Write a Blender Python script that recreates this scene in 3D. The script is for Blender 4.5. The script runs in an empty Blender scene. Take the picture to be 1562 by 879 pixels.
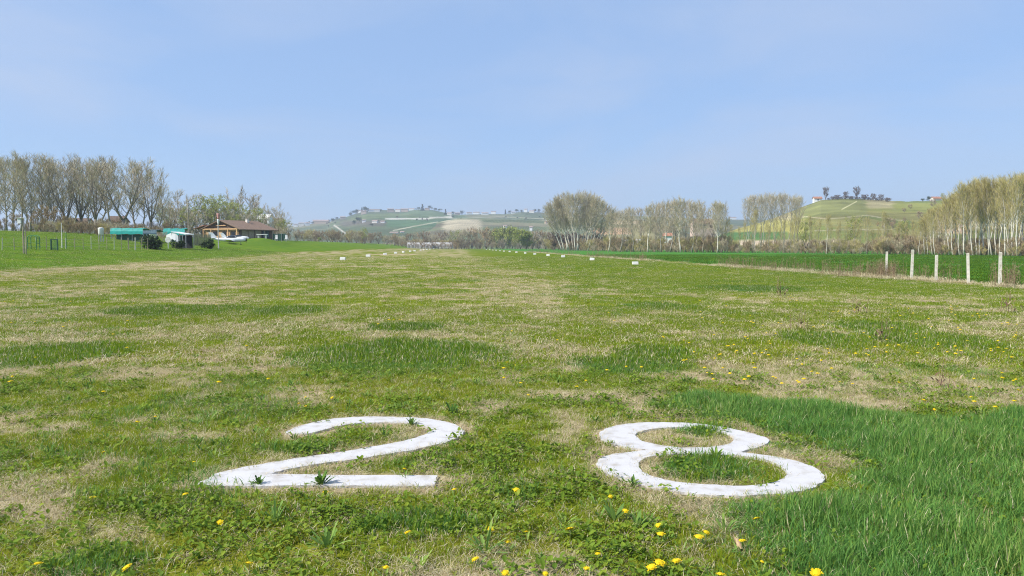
import bpy, bmesh, math, random
import numpy as np
from mathutils import Vector, Matrix, Euler

R = math.radians
PI = math.pi
random.seed(28)
rng = np.random.default_rng(28)
scene = bpy.context.scene
COL = scene.collection

# ------------------------------------------------------------------ camera
F = 1150.0            # focal length in photo pixels
CX, CY = 781.0, 439.5
HY = 376.3            # photo row of the horizon
H = 1.6
PITCH = math.atan((CY - HY) / F)
cam_d = bpy.data.cameras.new("camera")
cam_d.sensor_width = 36.0
cam_d.lens = F / 1562 * 36.0
cam_d.clip_start = 0.05
cam_d.clip_end = 12000
cam = bpy.data.objects.new("camera", cam_d)
COL.objects.link(cam)
cam.location = (0, 0, H)
cam.rotation_euler = (PI / 2 - PITCH, 0, 0)
scene.camera = cam
TX = (781 - 694) / F  # the runway runs a little to the left of the view

def ray(x, y):
    a = (x - CX) / F
    b = -(y - CY) / F
    c, s = math.cos(PITCH), math.sin(PITCH)
    return Vector((a, c + b * s, b * c - s))

def gp(x, y, z=0.0):
    d = ray(x, y)
    t = (z - H) / d.z
    return Vector((d.x * t, d.y * t, z))

def px_x(x, d):
    return (x - CX) / F * d

def zat(y, d):
    return H + (HY - y) / F * d

# ------------------------------------------------------------------ numpy helpers
def _hash(i, j, seed):
    n = (i.astype(np.int64) * 374761393 + j.astype(np.int64) * 668265263 + seed * 974711) & 0x7fffffff
    n = ((n ^ (n >> 13)) * 1274126177) & 0x7fffffff
    n = (n ^ (n >> 16)) & 0xffffff
    return n / float(0xffffff)

def vn(x, y, scale, seed=0):
    x = np.asarray(x, float) / scale
    y = np.asarray(y, float) / scale
    xi, yi = np.floor(x), np.floor(y)
    fx, fy = x - xi, y - yi
    fx = fx * fx * (3 - 2 * fx)
    fy = fy * fy * (3 - 2 * fy)
    a = _hash(xi, yi, seed); b = _hash(xi + 1, yi, seed)
    c = _hash(xi, yi + 1, seed); d = _hash(xi + 1, yi + 1, seed)
    return (a * (1 - fx) + b * fx) * (1 - fy) + (c * (1 - fx) + d * fx) * fy

def sstep(a, b, x):
    t = np.clip((np.asarray(x, float) - a) / (b - a), 0, 1)
    return t * t * (3 - 2 * t)

# ------------------------------------------------------------------ terrain
_pu = [-900, -400, -100, -66, -55, -47, -42, -34, -26, -20, 0, 900]
_pz = [6.0, 5.0, 4.4, 3.7, 2.7, 1.9, 1.3, 0.6, 0.1, 0.0, 0.0, 0.0]
_tu = np.arange(-900, 901, 0.5)
_tz = np.interp(_tu, _pu, _pz)
_k = np.hanning(17); _k /= _k.sum()
_tz = np.convolve(np.pad(_tz, 8, mode='edge'), _k, mode='valid')

def tz(x, y):
    x = np.asarray(x, float); y = np.asarray(y, float)
    u = x + TX * y
    sh = np.interp(y, [60, 110, 200, 400], [0, 7, 10, 10])
    z = np.interp(u - sh * (u < 0), _tu, _tz) if False else np.interp(u - sh * sstep(8, -12, u), _tu, _tz)
    z = z + 1.15 * np.exp(-((u + 42) / 4.5) ** 2 - ((y - 166) / 9) ** 2)
    return z

def tzf(x, y):
    return float(tz(x, y))

# ------------------------------------------------------------------ properties
def tag(o, label=None, cat=None, group=None, kind=None):
    if label: o["label"] = label
    if cat: o["category"] = cat
    if group: o["group"] = group
    if kind: o["kind"] = kind
    return o

def empty(name, loc=(0, 0, 0), rz=0.0):
    o = bpy.data.objects.new(name, None)
    COL.objects.link(o)
    o.location = loc
    o.rotation_euler = (0, 0, rz)
    o.empty_display_size = 0.2
    return o

def copy_tree(o, parent=None):
    c = o.copy()
    COL.objects.link(c)
    if parent is not None:
        c.parent = parent
    for ch in o.children:
        copy_tree(ch, c)
    return c

ORD = ("first second third fourth fifth sixth seventh eighth ninth tenth eleventh twelfth thirteenth fourteenth "
       "fifteenth sixteenth seventeenth eighteenth nineteenth twentieth").split()
TENS = {20: "twenty", 30: "thirty", 40: "forty", 50: "fifty"}
def ordw(i):
    if i < 20: return ORD[i]
    n = i + 1
    t = n // 10 * 10
    return TENS[t] + "-" + ORD[n - t - 1] if n > t else {30: "thirtieth", 40: "fortieth", 50: "fiftieth"}[t]

# ------------------------------------------------------------------ materials
def new_mat(name):
    m = bpy.data.materials.new(name)
    m.use_nodes = True
    nt = m.node_tree
    for n in list(nt.nodes):
        nt.nodes.remove(n)
    return m, nt

def N(nt, t, **kw):
    n = nt.nodes.new(t)
    for k, v in kw.items():
        setattr(n, k, v)
    return n

def ramp(nt, stops):
    n = N(nt, "ShaderNodeValToRGB")
    cr = n.color_ramp
    while len(cr.elements) < len(stops):
        cr.elements.new(0.5)
    for e, (p, c) in zip(cr.elements, stops):
        e.position = p
        e.color = (*c, 1) if len(c) == 3 else c
    return n

def mixc(nt, fac, a, b, blend="MIX"):
    n = N(nt, "ShaderNodeMix", data_type="RGBA", blend_type=blend)
    for sock, v in ((n.inputs[0], fac), (n.inputs[6], a), (n.inputs[7], b)):
        if hasattr(v, "is_linked") or isinstance(v, bpy.types.NodeSocket):
            nt.links.new(v, sock)
        elif isinstance(v, (int, float)):
            sock.default_value = v
        else:
            sock.default_value = (*v, 1)
    return n.outputs[2]

def mathn(nt, op, a, b=None):
    n = N(nt, "ShaderNodeMath", operation=op)
    for i, v in enumerate((a, b)):
        if v is None: continue
        if isinstance(v, bpy.types.NodeSocket): nt.links.new(v, n.inputs[i])
        else: n.inputs[i].default_value = v
    return n.outputs[0]

def mat(name, col, rough=0.7, var=0.15, scale=3.0, bump=0.0, metal=0.0, spec=0.3, dirt=None):
    """plain painted/natural surface with a little noise variation"""
    m, nt = new_mat(name)
    out = N(nt, "ShaderNodeOutputMaterial")
    p = N(nt, "ShaderNodeBsdfPrincipled")
    tc = N(nt, "ShaderNodeTexCoord")
    no = N(nt, "ShaderNodeTexNoise")
    no.inputs["Scale"].default_value = scale
    no.inputs["Detail"].default_value = 5
    nt.links.new(tc.outputs["Object"], no.inputs["Vector"])
    lo = tuple(c * (1 - var) for c in col); hi = tuple(min(1, c * (1 + var)) for c in col)
    r = ramp(nt, [(0.3, lo), (0.7, hi)])
    nt.links.new(no.outputs["Fac"], r.inputs[0])
    c = r.outputs[0]
    if dirt:
        n2 = N(nt, "ShaderNodeTexNoise"); n2.inputs["Scale"].default_value = scale * 0.4; n2.inputs["Detail"].default_value = 8
        nt.links.new(tc.outputs["Object"], n2.inputs["Vector"])
        r2 = ramp(nt, [(0.5, (0, 0, 0)), (0.75, (1, 1, 1))])
        nt.links.new(n2.outputs["Fac"], r2.inputs[0])
        c = mixc(nt, r2.outputs[0], c, dirt)
    nt.links.new(c, p.inputs["Base Color"])
    p.inputs["Roughness"].default_value = rough
    p.inputs["Metallic"].default_value = metal
    p.inputs["Specular IOR Level"].default_value = spec
    if bump:
        b = N(nt, "ShaderNodeBump"); b.inputs["Strength"].default_value = bump; b.inputs["Distance"].default_value = 0.02
        nt.links.new(no.outputs["Fac"], b.inputs["Height"])
        nt.links.new(b.outputs[0], p.inputs["Normal"])
    nt.links.new(p.outputs[0], out.inputs[0])
    return m

def blade_mat(name, stops, use_tint=0.6, trans=0.32, rough=0.65, spec=0.06):
    """leaf/blade material: colour from the scatter point's tint and the blade's own random number"""
    m, nt = new_mat(name)
    out = N(nt, "ShaderNodeOutputMaterial")
    a = N(nt, "ShaderNodeAttribute", attribute_name="rnd")
    f = a.outputs["Fac"]
    if use_tint:
        t = N(nt, "ShaderNodeAttribute", attribute_name="tint", attribute_type="INSTANCER")
        f = mathn(nt, "ADD", mathn(nt, "MULTIPLY", t.outputs["Fac"], use_tint), mathn(nt, "MULTIPLY", f, 1 - use_tint))
    r = ramp(nt, stops)
    nt.links.new(f, r.inputs[0])
    p = N(nt, "ShaderNodeBsdfPrincipled")
    nt.links.new(r.outputs[0], p.inputs["Base Color"])
    p.inputs["Roughness"].default_value = rough
    p.inputs["Specular IOR Level"].default_value = spec
    if trans:
        tr = N(nt, "ShaderNodeBsdfTranslucent")
        nt.links.new(r.outputs[0], tr.inputs[0])
        mx = N(nt, "ShaderNodeMixShader"); mx.inputs[0].default_value = trans
        nt.links.new(p.outputs[0], mx.inputs[1]); nt.links.new(tr.outputs[0], mx.inputs[2])
        nt.links.new(mx.outputs[0], out.inputs[0])
    else:
        nt.links.new(p.outputs[0], out.inputs[0])
    return m

M = {}
# turf colours, yellowish to deep green
TURF = [(0.0, (0.42, 0.345, 0.095)), (0.2, (0.36, 0.355, 0.032)), (0.48, (0.245, 0.32, 0.018)), (0.78, (0.135, 0.24, 0.016)), (1.0, (0.06, 0.13, 0.016))]
M["turf"] = blade_mat("turf_blade", TURF, trans=0.4)
M["straw"] = blade_mat("straw_blade", [(0.0, (0.38, 0.29, 0.16)), (0.5, (0.62, 0.53, 0.31)), (1.0, (0.78, 0.70, 0.47))], use_tint=0.0, trans=0.3, rough=0.6)
M["lush"] = blade_mat("lush_blade", [(0.0, (0.38, 0.44, 0.12)), (0.3, (0.20, 0.355, 0.065)), (0.7, (0.11, 0.26, 0.05)), (1.0, (0.055, 0.155, 0.036))], use_tint=0.35, trans=0.4, rough=0.5, spec=0.15)
M["broad"] = blade_mat("broad_leaf", [(0.0, (0.32, 0.38, 0.04)), (0.5, (0.19, 0.285, 0.026)), (1.0, (0.085, 0.16, 0.02))], use_tint=0.4, trans=0.35, rough=0.55, spec=0.12)
M["rosette"] = blade_mat("rosette_leaf", [(0.0, (0.32, 0.44, 0.10)), (0.6, (0.21, 0.34, 0.075)), (1.0, (0.12, 0.22, 0.05))], use_tint=0.0, trans=0.35, rough=0.45)
M["darkleaf"] = blade_mat("dark_weed_leaf", [(0.0, (0.20, 0.32, 0.06)), (0.6, (0.11, 0.21, 0.04)), (1.0, (0.055, 0.12, 0.03))], use_tint=0.0, trans=0.2)
M["petal"] = blade_mat("dandelion_petal", [(0.0, (0.78, 0.52, 0.01)), (1.0, (0.90, 0.70, 0.03))], use_tint=0.0, trans=0.2, rough=0.6)
M["stem"] = mat("flower_stem", (0.20, 0.22, 0.08))
M["stalk"] = blade_mat("dry_stalk", [(0.0, (0.16, 0.10, 0.065)), (0.6, (0.30, 0.22, 0.14)), (1.0, (0.45, 0.37, 0.22))], use_tint=0.0, trans=0.1)
M["twig_grey"] = blade_mat("twig_grey", [(0.0, (0.31, 0.245, 0.175)), (0.6, (0.55, 0.465, 0.33)), (1.0, (0.62, 0.56, 0.34))], use_tint=0.0, trans=0.0, rough=0.8)
M["twig_olive"] = blade_mat("twig_olive", [(0.0, (0.33, 0.27, 0.19)), (0.5, (0.52, 0.455, 0.31)), (1.0, (0.60, 0.55, 0.30))], use_tint=0.0, trans=0.1, rough=0.8)
M["twig_brown"] = blade_mat("twig_brown", [(0.0, (0.20, 0.14, 0.09)), (0.6, (0.39, 0.285, 0.18)), (1.0, (0.50, 0.41, 0.23))], use_tint=0.0, trans=0.0, rough=0.8)
M["twig_rust"] = blade_mat("twig_rust", [(0.0, (0.26, 0.17, 0.10)), (0.6, (0.46, 0.33, 0.19)), (1.0, (0.55, 0.44, 0.22))], use_tint=0.0, trans=0.0, rough=0.8)
M["twig_yellow"] = blade_mat("twig_yellow", [(0.0, (0.31, 0.245, 0.13)), (0.5, (0.50, 0.42, 0.20)), (1.0, (0.57, 0.52, 0.16))], use_tint=0.0, trans=0.1)
M["twig_dark"] = blade_mat("twig_dark", [(0.0, (0.12, 0.09, 0.075)), (1.0, (0.24, 0.18, 0.14))], use_tint=0.0, trans=0.0)
M["leaf_green"] = blade_mat("young_leaf", [(0.0, (0.22, 0.27, 0.055)), (0.6, (0.36, 0.41, 0.08)), (1.0, (0.50, 0.52, 0.13))], use_tint=0.0, trans=0.25)
M["leaf_dark"] = blade_mat("evergreen_leaf", [(0.0, (0.022, 0.04, 0.015)), (0.6, (0.045, 0.075, 0.025)), (1.0, (0.09, 0.12, 0.035))], use_tint=0.0, trans=0.1)
M["bark"] = mat("bark_grey", (0.20, 0.17, 0.135), 0.9, 0.3, 2.0, 0.3)
M["bark_pale"] = mat("bark_pale", (0.62, 0.57, 0.48), 0.85, 0.25, 1.5, 0.3)
M["bark_mid"] = mat("bark_mid", (0.33, 0.30, 0.245), 0.9, 0.25, 1.5, 0.3)
M["white"] = mat("white_paint", (0.80, 0.80, 0.79), 0.45, 0.04, 4)
M["white_dirty"] = mat("weathered_white_paint", (0.70, 0.69, 0.65), 0.7, 0.10, 5, dirt=(0.44, 0.42, 0.34))
M["glass_dark"] = mat("dark_glass", (0.02, 0.025, 0.03), 0.1, 0.1, 2, spec=0.6)
M["rubber"] = mat("black_rubber", (0.02, 0.02, 0.02), 0.8)
M["metal"] = mat("grey_metal", (0.40, 0.41, 0.42), 0.4, 0.1, 5, metal=0.6)
M["concrete"] = mat("concrete", (0.60, 0.575, 0.49), 0.9, 0.2, 7, 0.5, dirt=(0.33, 0.30, 0.22))
M["wood_warm"] = mat("varnished_pine", (0.62, 0.39, 0.20), 0.6, 0.25, 3)
M["wood_dark"] = mat("dark_stained_wood", (0.13, 0.085, 0.06), 0.7, 0.25, 3)
M["wood_grey"] = mat("grey_wood", (0.36, 0.30, 0.22), 0.9, 0.25, 4)
M["tile_brown"] = mat("brown_roof_tile", (0.23, 0.15, 0.10), 0.85, 0.25, 2.5, 0.5)
M["tile_red"] = mat("terracotta_roof", (0.38, 0.18, 0.11), 0.85, 0.25, 1.5)
M["tile_far"] = mat("old_pale_roof_tile", (0.40, 0.30, 0.255), 0.9, 0.2, 1.0)
M["plaster"] = mat("pale_plaster", (0.74, 0.70, 0.63), 0.9, 0.08, 1.5)
M["plaster_pink"] = mat("pink_plaster", (0.55, 0.43, 0.35), 0.9, 0.1, 1.5)
M["plaster_peach"] = mat("peach_plaster", (0.62, 0.47, 0.33), 0.9, 0.1, 1.5)
M["teal"] = mat("teal_tarpaulin", (0.02, 0.34, 0.29), 0.5, 0.2, 2)
M["net_green"] = mat("dark_green_net", (0.03, 0.085, 0.06), 0.9, 0.3, 6)
M["bluegrey"] = mat("blue_grey_tarpaulin", (0.06, 0.12, 0.15), 0.6, 0.25, 2)
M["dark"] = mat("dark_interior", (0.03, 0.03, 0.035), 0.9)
M["red"] = mat("faded_red_cloth", (0.60, 0.30, 0.26), 0.8, 0.15, 5)
M["green_paint"] = mat("green_painted_metal", (0.10, 0.24, 0.08), 0.6)
M["tan_leaf"] = mat("dead_leaf_tan", (0.42, 0.29, 0.17), 0.7, 0.2, 30)
M["film"] = mat("greenhouse_film", (0.46, 0.45, 0.42), 0.6, 0.08, 0.6)
M["reed"] = mat("reed_screen", (0.16, 0.17, 0.105), 0.9, 0.4, 8)

def paint_mat():
    m, nt = new_mat("runway_white_paint")
    out = N(nt, "ShaderNodeOutputMaterial")
    p = N(nt, "ShaderNodeBsdfPrincipled")
    g = N(nt, "ShaderNodeNewGeometry")
    n1 = N(nt, "ShaderNodeTexNoise"); n1.inputs["Scale"].default_value = 9; n1.inputs["Detail"].default_value = 8
    n2 = N(nt, "ShaderNodeTexNoise"); n2.inputs["Scale"].default_value = 90; n2.inputs["Detail"].default_value = 4
    nt.links.new(g.outputs["Position"], n1.inputs["Vector"]); nt.links.new(g.outputs["Position"], n2.inputs["Vector"])
    r1 = ramp(nt, [(0.30, (0.585, 0.565, 0.555)), (0.52, (0.555, 0.535, 0.52)), (0.66, (0.475, 0.445, 0.41)), (0.78, (0.40, 0.36, 0.30))])
    nt.links.new(n1.outputs["Fac"], r1.inputs[0])
    r2 = ramp(nt, [(0.66, (1, 1, 1)), (0.76, (0.55, 0.5, 0.42))])
    nt.links.new(n2.outputs["Fac"], r2.inputs[0])
    c = mixc(nt, 1.0, r1.outputs[0], r2.outputs[0], "MULTIPLY")
    nt.links.new(c, p.inputs["Base Color"])
    p.inputs["Roughness"].default_value = 0.85
    b = N(nt, "ShaderNodeBump"); b.inputs["Strength"].default_value = 0.6; b.inputs["Distance"].default_value = 0.006
    nt.links.new(n2.outputs["Fac"], b.inputs["Height"]); nt.links.new(b.outputs[0], p.inputs["Normal"])
    nt.links.new(p.outputs[0], out.inputs[0])
    return m
M["numeral"] = paint_mat()

# ------------------------------------------------------------------ mesh builder
class MB:
    def __init__(self):
        self.v, self.f, self.a, self.m = [], [], [], []
    def add(self, vs, fs, rnd=0.5, mi=0):
        o = len(self.v)
        self.v.extend([tuple(p) for p in vs])
        self.a.extend([rnd] * len(vs))
        for f in fs:
            self.f.append(tuple(i + o for i in f)); self.m.append(mi)
    def box(self, c, s, rz=0.0, mi=0, rnd=0.5, rot=None):
        hx, hy, hz = s[0] / 2, s[1] / 2, s[2] / 2
        m = rot if rot is not None else Matrix.Rotation(rz, 3, 'Z')
        vs = [Vector(c) + m @ Vector((sx * hx, sy * hy, sz * hz)) for sz in (-1, 1) for sy in (-1, 1) for sx in (-1, 1)]
        self.add(vs, [(0, 2, 3, 1), (4, 5, 7, 6), (0, 1, 5, 4), (2, 6, 7, 3), (0, 4, 6, 2), (1, 3, 7, 5)], rnd, mi)
    def tube(self, pts, rad, n=6, mi=0, rnd=0.5, cap=True):
        pts = [Vector(p) for p in pts]
        if not isinstance(rad, (list, tuple)): rad = [rad] * len(pts)
        vs = []
        for i, p in enumerate(pts):
            d = (pts[min(i + 1, len(pts) - 1)] - pts[max(i - 1, 0)]).normalized()
            q = Vector((1, 0, 0)) if abs(d.x) < 0.8 else Vector((0, 1, 0))
            e1 = d.cross(q).normalized(); e2 = d.cross(e1)
            for k in range(n):
                t = 2 * PI * k / n
                vs.append(p + (e1 * math.cos(t) + e2 * math.sin(t)) * rad[i])
        fs = []
        for i in range(len(pts) - 1):
            for k in range(n):
                fs.append((i * n + k, i * n + (k + 1) % n, (i + 1) * n + (k + 1) % n, (i + 1) * n + k))
        if cap:
            fs.append(tuple(range(n))[::-1]); fs.append(tuple((len(pts) - 1) * n + k for k in range(n)))
        self.add(vs, fs, rnd, mi)
    def loft(self, rings, mi=0, rnd=0.5, cap=True):
        n = len(rings[0]); vs = [p for r in rings for p in r]; fs = []
        for i in range(len(rings) - 1):
            for k in range(n):
                fs.append((i * n + k, i * n + (k + 1) % n, (i + 1) * n + (k + 1) % n, (i + 1) * n + k))
        if cap:
            fs.append(tuple(range(n))[::-1]); fs.append(tuple((len(rings) - 1) * n + k for k in range(n)))
        self.add(vs, fs, rnd, mi)
    def ribbon(self, p, q, w, rnd=0.5, mi=0):
        p = Vector(p); q = Vector(q); d = q - p
        s = d.cross(Vector((random.gauss(0, 1), random.gauss(0, 1), random.gauss(0, 1)))).normalized() * w * 0.5
        self.add([p - s, p + s, q + s * 0.5, q - s * 0.5], [(0, 1, 2, 3)], rnd, mi)
    def blade(self, p, az, L, w, l0, l1, rnd, twist=None, mi=0):
        """l0, l1: lean from vertical of the lower and the upper half"""
        p = Vector(p)
        h = Vector((math.cos(az), math.sin(az), 0))
        d0 = h * math.sin(l0) + Vector((0, 0, math.cos(l0)))
        d1 = h * math.sin(l1) + Vector((0, 0, math.cos(l1)))
        t = az + PI / 2 + (twist if twist is not None else random.uniform(-0.7, 0.7))
        s = Vector((math.cos(t), math.sin(t), 0)) * w * 0.5
        a = p + d0 * L * 0.5; b = a + d1 * L * 0.5
        self.add([p - s * 0.7, p + s * 0.7, a + s, a - s, b], [(0, 1, 2, 3), (3, 2, 4)], rnd, mi)
    def leaf(self, p, az, L, w, l0, l1, rnd, lobes=0):
        """broad leaf lofted along its midrib"""
        p = Vector(p); n = 7 if lobes else 4
        h = Vector((math.cos(az), math.sin(az), 0)); s = Vector((-math.sin(az), math.cos(az), 0))
        vs = []; q = p.copy()
        for i in range(n + 1):
            t = i / n
            l = l0 + (l1 - l0) * t
            prof = (math.sin(PI * min(1, t * 0.9 + 0.06)) ** 0.8) * (0.35 + 0.65 * t) if lobes else math.sin(PI * (0.08 + 0.88 * t))
            if lobes and i % 2 == 1: prof *= 0.5
            ww = max(0.06, prof) * w * 0.5
            up = Vector((0, 0, 1)) * ww * 0.25
            vs += [q - s * ww + up, q.copy(), q + s * ww + up]
            q = q + (h * math.sin(l) + Vector((0, 0, math.cos(l)))) * (L / n)
        fs = []
        for i in range(n):
            for k in (0, 1):
                fs.append((i * 3 + k, i * 3 + k + 1, i * 3 + k + 4, i * 3 + k + 3))
        self.add(vs, fs, rnd)
    def build(self, name, mats, parent=None, smooth=False, link=True):
        me = bpy.data.meshes.new(name)
        me.from_pydata(self.v, [], self.f)
        at = me.attributes.new("rnd", "FLOAT", "POINT")
        at.data.foreach_set("value", np.array(self.a, dtype=np.float32))
        for m in (mats if isinstance(mats, (list, tuple)) else [mats]):
            me.materials.append(m)
        if isinstance(mats, (list, tuple)) and len(mats) > 1:
            me.polygons.foreach_set("material_index", np.array(self.m, dtype=np.int32))
        if smooth:
            me.polygons.foreach_set("use_smooth", np.ones(len(self.f), dtype=bool))
        me.update()
        o = bpy.data.objects.new(name, me)
        if link: COL.objects.link(o)
        if parent is not None: o.parent = parent
        return o

# ------------------------------------------------------------------ numerals, outlines on the ground
def zoomed(pts, ox, oy, k):
    return [(ox + x / k, oy + y / k) for x, y in pts]
NZ = 0.018
TWO = zoomed([(480,187),(540,160),(620,138),(720,120),(840,112),(960,111),(1080,115),(1180,123),(1260,137),(1315,159),(1335,180),(1322,201),(1280,222),(1200,246),(1100,268),(980,288),(850,309),(740,323),(640,336),(540,353),(460,371),(408,384),(700,388),(1209,390),(1194,441),(900,441),(570,439),(300,441),(50,438),(45,432),(118,405),(140,388),(220,365),(340,342),(480,318),(600,300),(720,283),(850,262),(960,242),(1050,225),(1120,207),(1165,190),(1177,172),(1150,157),(1100,146),(1020,140),(900,139),(800,146),(720,160),(650,178),(590,192),(520,192)], 280, 600, 3.125)
SHARP2 = {0, 21, 23, 24, 28, 29}
EIGHT = zoomed([(188,225),(210,200),(270,178),(370,162),(480,157),(600,158),(720,164),(840,178),(950,200),(1050,225),(1112,252),(1090,275),(1020,300),(960,315),(985,322),(1080,332),(1190,350),(1290,375),(1370,410),(1412,455),(1390,490),(1320,520),(1200,540),(1050,550),(900,553),(760,547),(620,533),(480,508),(350,475),(250,440),(195,405),(180,375),(210,345),(290,325),(400,312),(460,307),(380,295),(290,280),(215,255)], 860, 600, 3.55)
SHARP8 = {13, 35}
HOLE_T = zoomed([(385,225),(420,205),(500,190),(600,184),(700,184),(800,195),(880,212),(920,240),(905,265),(840,285),(740,293),(630,293),(520,280),(430,258)], 860, 600, 3.55)
HOLE_B = zoomed([(408,385),(430,355),(500,337),(620,330),(760,330),(900,333),(1020,345),(1130,370),(1195,410),(1205,450),(1140,480),(1050,495),(920,500),(780,493),(640,482),(520,460),(430,425)], 860, 600, 3.55)

def smooth_loop(pix, sharp=()):
    g = [gp(x, y, NZ) for x, y in pix]
    n = len(g); out = []
    for i in range(n):
        p0, p1, p2, p3 = g[i - 1], g[i], g[(i + 1) % n], g[(i + 2) % n]
        m1 = (p2 - p0) * 0.5 if i not in sharp else (p2 - p1)
        m2 = (p3 - p1) * 0.5 if (i + 1) % n not in sharp else (p2 - p1)
        for k in range(4):
            t = k / 4
            q = (2*t**3-3*t**2+1)*p1 + (t**3-2*t**2+t)*m1 + (-2*t**3+3*t**2)*p2 + (t**3-t**2)*m2
            q = q + Vector((random.gauss(0, .005), random.gauss(0, .005), 0))
            out.append((q.x, q.y))
    return out
L2 = smooth_loop(TWO, SHARP2)
L8 = smooth_loop(EIGHT, SHARP8)
LT = smooth_loop(HOLE_T)
LB = smooth_loop(HOLE_B)

def numeral(loops, label):
    bm = bmesh.new()
    es = []
    for lp in loops:
        vs = [bm.verts.new((x, y, NZ)) for x, y in lp]
        es += [bm.edges.new((vs[i], vs[(i + 1) % len(vs)])) for i in range(len(vs))]
    r = bmesh.ops.triangle_fill(bm, use_beauty=True, use_dissolve=False, edges=es)
    fs = [e for e in r["geom"] if isinstance(e, bmesh.types.BMFace)]
    ex = bmesh.ops.extrude_face_region(bm, geom=fs)
    for e in ex["geom"]:
        if isinstance(e, bmesh.types.BMVert): e.co.z = -0.03
    bmesh.ops.recalc_face_normals(bm, faces=bm.faces)
    me = bpy.data.meshes.new("painted_numeral"); bm.to_mesh(me); bm.free()
    me.materials.append(M["numeral"])
    o = bpy.data.objects.new("painted_numeral", me); COL.objects.link(o)
    return tag(o, label, "numeral", "runway number painted in white")
numeral([L2], "white numeral 2 lying flat in the turf, left of the 8")
numeral([L8, LT, LB], "white numeral 8 lying flat in the turf beside the tall grass")

def inside(lp, x, y):
    x = np.asarray(x); y = np.asarray(y); c = np.zeros(x.shape, bool)
    n = len(lp)
    for i in range(n):
        x1, y1 = lp[i]; x2, y2 = lp[(i + 1) % n]
        if y1 == y2: continue
        k = ((y1 > y) != (y2 > y)) & (x < (x2 - x1) * (y - y1) / (y2 - y1) + x1)
        c ^= k
    return c
def edist(lp, x, y):
    best = np.full(np.shape(x), 1e9)
    n = len(lp)
    for i in range(n):
        x1, y1 = lp[i]; x2, y2 = lp[(i + 1) % n]
        dx, dy = x2 - x1, y2 - y1
        t = np.clip(((x - x1) * dx + (y - y1) * dy) / (dx * dx + dy * dy + 1e-12), 0, 1)
        best = np.minimum(best, (x - x1 - t * dx) ** 2 + (y - y1 - t * dy) ** 2)
    return np.sqrt(best)
def sdist(lp, x, y):
    d = edist(lp, x, y)
    return np.where(inside(lp, x, y), -d, d)
def numeral_sd(x, y):
    """signed distance to the painted numerals (negative on the paint)"""
    x = np.asarray(x, float); y = np.asarray(y, float)
    out = np.full(x.shape, 9.0)
    k = (y > 4.2) & (y < 8.0) & (np.abs(x) < 4.0)
    if k.any():
        xx, yy = x[k], y[k]
        d2 = sdist(L2, xx, yy)
        d8 = np.maximum(sdist(L8, xx, yy), -np.minimum(sdist(LT, xx, yy), sdist(LB, xx, yy)))
        out[k] = np.minimum(d2, d8)
    return out

# ------------------------------------------------------------------ turf maps
TALL = [tuple(gp(x, y).xy) for x, y in [(985,616),(1060,600),(1160,604),(1250,616),(1400,634),(1500,630),(1562,625),(1800,622),(2100,640),(2300,1100),(1160,1100),(1120,960),(1085,870),(1115,795),(1190,766),(1262,742),(1266,714),(1228,698),(1172,688),(1180,668),(1130,648),(1040,634)]]
def pxblob(x, y, cx, cy, rx, ry):
    c = gp(cx, cy); d = c.y
    ax = rx * d / F; ay = ry * d * d / (F * H)
    return np.exp(-(((x - c.x) / ax) ** 2 + ((y - c.y) / ay) ** 2) ** 1.5)
DRYB = [(300,592,75,15),(60,655,70,14),(1150,558,100,20),(945,540,45,8),(1255,602,130,11),(790,440,90,22),(870,655,50,45),(725,622,90,12),
        (600,664,60,14),(655,702,45,22),(1010,664,50,13),(862,853,40,12),(850,602,80,9),(60,790,70,12),(230,640,60,9),(830,480,60,10),
        (1060,690,40,8),(380,660,30,10),(1200,497,50,6),(930,490,60,8),(1300,585,60,8),(340,460,80,8),(640,650,120,8),(690,735,50,9),(900,690,25,20)]
LUSHB = [(610,541,165,25),(80,541,110,18),(275,474,110,9),(440,474,60,8),(960,556,90,14),(1000,540,60,12),(620,500,60,6),(1420,520,90,16),
         (1260,520,60,14),(450,685,50,7),(1075,715,70,20),(1080,657,45,9),(150,860,60,20),(640,800,110,16),(1340,500,70,10),(1000,468,60,6),(1150,440,80,5)]
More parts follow.
